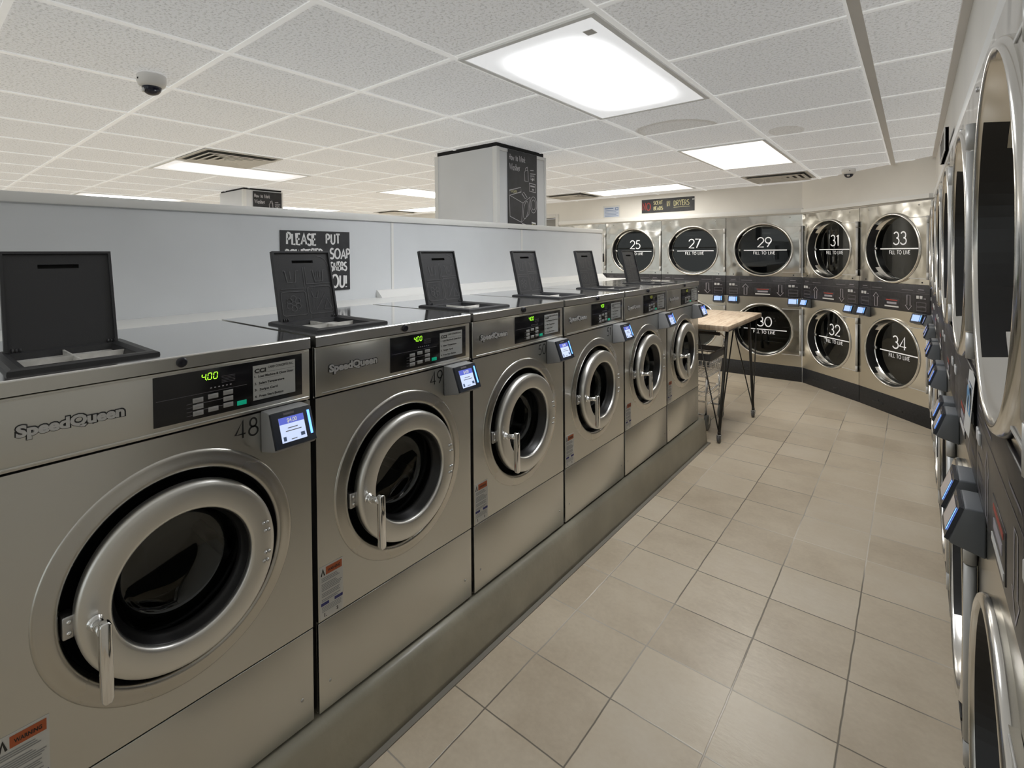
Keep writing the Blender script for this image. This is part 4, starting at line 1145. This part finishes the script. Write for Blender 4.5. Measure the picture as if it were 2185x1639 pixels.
# ------------------------------------------------------------------ wooden table on hairpin legs
TX0, TX1, TY0, TY1, TZ = -.60, .292, 3.285, 4.43, .90
t = thing('folding_table', 'wooden-topped table on black hairpin legs with casters, past the last washer', 'table', ((TX0 + TX1) / 2, (TY0 + TY1) / 2, 0), 0)
ox, oy = (TX0 + TX1) / 2, (TY0 + TY1) / 2
hx, hy = (TX1 - TX0) / 2, (TY1 - TY0) / 2
b = MB(); b.box((-hx, -hy, TZ - .042), (hx, hy, TZ), M['wood'], .004)
b.build('tabletop', parent=t)
b = MB()
for q in range(1, 6): b.box((-hx + .005, -hy + q * .19 - .0008, TZ - .0002), (hx - .005, -hy + q * .19 + .0008, TZ + .0004), M['ink_grey'])
def hairpin(foot, tops, thick):
    fx, fy = foot
    b = MB()
    for i, (tx, ty) in enumerate(tops):
        r = thick if i == 0 else .0055
        b.tube([(tx, ty, TZ - .037), (fx + (tx - fx) * .05, fy + (ty - fy) * .05, .105), (fx, fy, .068)], [r, r * .9, r * .8], M['table_leg'], 10)
    b.box((min(p_[0] for p_ in tops) - .02, min(p_[1] for p_ in tops) - .02, TZ - .042), (max(p_[0] for p_ in tops) + .02, max(p_[1] for p_ in tops) + .02, TZ - .0355), M['table_leg'])
    b.tube([(fx, fy, .085), (fx, fy, .055)], .012, M['table_leg'], 12)
    lo = b.build('leg', parent=t)
    w = MB()
    w.lathe([(0, -.011), (.024, -.010), (.028, -.006), (.028, .006), (.024, .010), (0, .011)], (fx, fy - .006, .028), 'x', M['caster_grey'], 24)
    w.box((fx - .017, fy - .014, .030), (fx - .0125, fy + .012, .062), M['satin'], .002); w.box((fx + .0125, fy - .014, .030), (fx + .017, fy + .012, .062), M['satin'], .002)
    w.box((fx - .017, fy - .014, .056), (fx + .017, fy + .014, .062), M['satin'], .002)
    w.build('caster', parent=lo)
hairpin((.250 - ox, 3.185 - oy), [(.275 - ox, 3.315 - oy), (.045 - ox, 3.315 - oy), (.262 - ox, 3.56 - oy)], .0125)
hairpin((.305 - ox, 4.03 - oy), [(.262 - ox, 4.07 - oy), (.262 - ox, 4.36 - oy), (.03 - ox, 4.39 - oy)], .0125)
hairpin((-.56 - ox, 4.30 - oy), [(-.57 - ox, 4.39 - oy), (-.35 - ox, 4.39 - oy), (-.57 - ox, 4.15 - oy)], .0125)
hairpin((-.56 - ox, 3.40 - oy), [(-.57 - ox, 3.33 - oy), (-.42 - ox, 3.33 - oy), (-.57 - ox, 3.56 - oy)], .0125)

# ------------------------------------------------------------------ wire laundry cart
t = thing('laundry_cart', 'chrome wire laundry cart parked under the wooden table', 'cart', (-.13, 3.66, 0), 0)
cx0, cx1, cy0, cy1 = -.27, .235, -.22, .20
def ringpath(x0, x1, y0, y1, z, r=.04):
    pts = []
    for cx_, cy_, a0 in ((x1 - r, y1 - r, 0), (x0 + r, y1 - r, 90), (x0 + r, y0 + r, 180), (x1 - r, y0 + r, 270)):
        pts += [(a, b_, z) for a, b_ in arc(cx_, cy_, r, r, a0, a0 + 90, 5)]
    return pts + [pts[0]]
bk = MB(); ch = M['chrome']
for z, r, q in ((.585, .007, 0), (.53, .003, .008), (.485, .003, .014), (.43, .005, .022)):
    bk.tube(ringpath(cx0 + q, cx1 - q, cy0 + q, cy1 - q, z), r, ch, 8, False)
n = 12
for k in range(n + 1):
    u = k / n
    xa = cx0 + .03 + (cx1 - cx0 - .06) * u
    for yy, s in ((cy0, 1), (cy1, -1)): bk.tube([(xa, yy, .585), (xa, yy + s * .022, .43)], .0022, ch, 6)
    ya = cy0 + .03 + (cy1 - cy0 - .06) * u
    for xx, s in ((cx0, 1), (cx1, -1)): bk.tube([(xx, ya, .585), (xx + s * .022, ya, .43)], .0022, ch, 6)
    bk.tube([(xa, cy0 + .022, .43), (xa, cy1 - .022, .43)], .0022, ch, 6); bk.tube([(cx0 + .022, ya, .43), (cx1 - .022, ya, .43)], .0022, ch, 6)
bk.build('upper_basket', parent=t)
b = MB()
b.prism([(cy0 - .012, .575), (cy1 + .012, .575), (cy1 + .012, .605), (cy0 - .012, .605)], 0, cx0 - .01, cx1 + .012, M['cart_plastic'])
for f in list(b.bm.faces): pass
b.bm.clear()
for a in ((cx0 - .012, cx1 + .012, cy0 - .014, cy0 + .006), (cx0 - .012, cx1 + .012, cy1 - .006, cy1 + .014), (cx0 - .012, cx0 + .008, cy0 + .006, cy1 - .006), (cx1 - .008, cx1 + .012, cy0 + .006, cy1 - .006)):
    b.box((a[0], a[2], .572), (a[1], a[3], .632), M['cart_plastic'], .005)
b.build('basket_rim', parent=t)
b = MB(); b.tube([(cx1 - .01, cy1 - .01, .60), (cx1, cy1 + .02, .72), (cx1 - .03, cy1 + .03, .742), (cx0 + .03, cy1 + .03, .742), (cx0, cy1 + .02, .72), (cx0 + .01, cy1 - .01, .60)], .008, ch, 10)
b.tube([(cx1 - .04, cy1 + .03, .742), (cx0 + .04, cy1 + .03, .742)], .016, M['black_plastic'], 12)
b.build('handle', parent=t)
b = MB()
for z, r in ((.30, .006), (.265, .003)): b.tube(ringpath(cx0 + .03, cx1 - .03, cy0 + .03, cy1 - .03, z), r, ch, 8, False)
for k in range(9):
    u = k / 8; xa = cx0 + .05 + (cx1 - cx0 - .1) * u; b.tube([(xa, cy0 + .03, .265), (xa, cy1 - .03, .265)], .0022, ch, 6)
b.build('lower_tray', parent=t)
b = MB()
for sx_ in (cx0 + .03, cx1 - .03):
    b.tube([(sx_, cy0 + .03, .43), (sx_, cy0 + .02, .30), (sx_, cy0 + .0, .11)], .010, ch, 10)
    b.tube([(sx_, cy1 - .03, .43), (sx_, cy1 - .03, .11)], .010, ch, 10)
    b.tube([(sx_, cy0 + .01, .20), (sx_, cy1 - .03, .20)], .008, ch, 10)
for yy in (cy0 + .0, cy1 - .03): b.tube([(cx0 + .03, yy, .115), (cx1 - .03, yy, .115)], .008, ch, 10)
b.build('cart_frame', parent=t)
for sx_ in (cx0 + .03, cx1 - .015):
    for yy in (cy0 - .02, cy1 - .04):
        w = MB(); w.lathe([(0, -.013), (.040, -.012), (.046, -.010), (.058, -.013), (.062, -.008), (.062, .008), (.058, .013), (.046, .010), (.040, .012), (0, .013)], (sx_, yy, .062), 'x', M['wheel_grey'], 28)
        w.lathe([(0, -.015), (.014, -.015), (.016, .015), (0, .015)], (sx_, yy, .062), 'x', M['satin'], 16)
        for s in (-1, 1): w.box((sx_ + s * .018 - .002, yy - .012, .055), (sx_ + s * .018 + .002, yy + .018, .13), M['satin'], .001)
        w.build('wheel', parent=t)

# ------------------------------------------------------------------ camera, world
yaw, pitch, roll = 0.7092764296550349, -0.01565011272439266, -0.008446807877858854
fw = Vector((-sin(yaw) * cos(pitch), cos(yaw) * cos(pitch), sin(pitch)))
rt = Vector((cos(yaw), sin(yaw), 0)); upv = rt.cross(fw)
c, s = cos(roll), sin(roll)
R, U = c * rt + s * upv, -s * rt + c * upv
cam = bpy.data.cameras.new('camera'); co = bpy.data.objects.new('camera', cam); COL.objects.link(co)
mw = Matrix(((R.x, U.x, -fw.x, 1.3982377), (R.y, U.y, -fw.y, -1.0023140), (R.z, U.z, -fw.z, 1.4881812), (0, 0, 0, 1)))
co.matrix_world = mw
IW, IH = 2185., 1639.
cam.sensor_fit = 'HORIZONTAL'; cam.sensor_width = 36.
cam.lens = 1080.68593 / IW * 36.
cam.shift_x = (IW / 2 - 1023.23041) / IW
cam.shift_y = (558.404 - IH / 2) / IW
cam.clip_start = .01; cam.clip_end = 60
SC.camera = co

wd = bpy.data.worlds.new('world'); SC.world = wd; wd.use_nodes = True
wd.node_tree.nodes['Background'].inputs[0].default_value = (.8, .8, .8, 1); wd.node_tree.nodes['Background'].inputs[1].default_value = .5
SC.view_settings.view_transform = 'Standard'
SC.view_settings.look = 'None'
SC.view_settings.exposure = 1.05
SC.view_settings.gamma = 1.0
SC.cycles.max_bounces = 6; SC.cycles.diffuse_bounces = 3; SC.cycles.glossy_bounces = 3; SC.cycles.use_adaptive_sampling = True; SC.cycles.adaptive_threshold = .04; SC.cycles.transparent_max_bounces = 6; SC.cycles.transmission_bounces = 4
SC.cycles.sample_clamp_indirect = 6.; SC.cycles.use_light_tree = False
SC.cycles.caustics_reflective = False; SC.cycles.caustics_refractive = False
for m in bpy.data.materials:      # only the fluorescent panels are sampled as lamps; the added ceiling glow, screens and leds are left out
    if 'diffuser' not in m.name: m.cycles.emission_sampling = 'NONE'
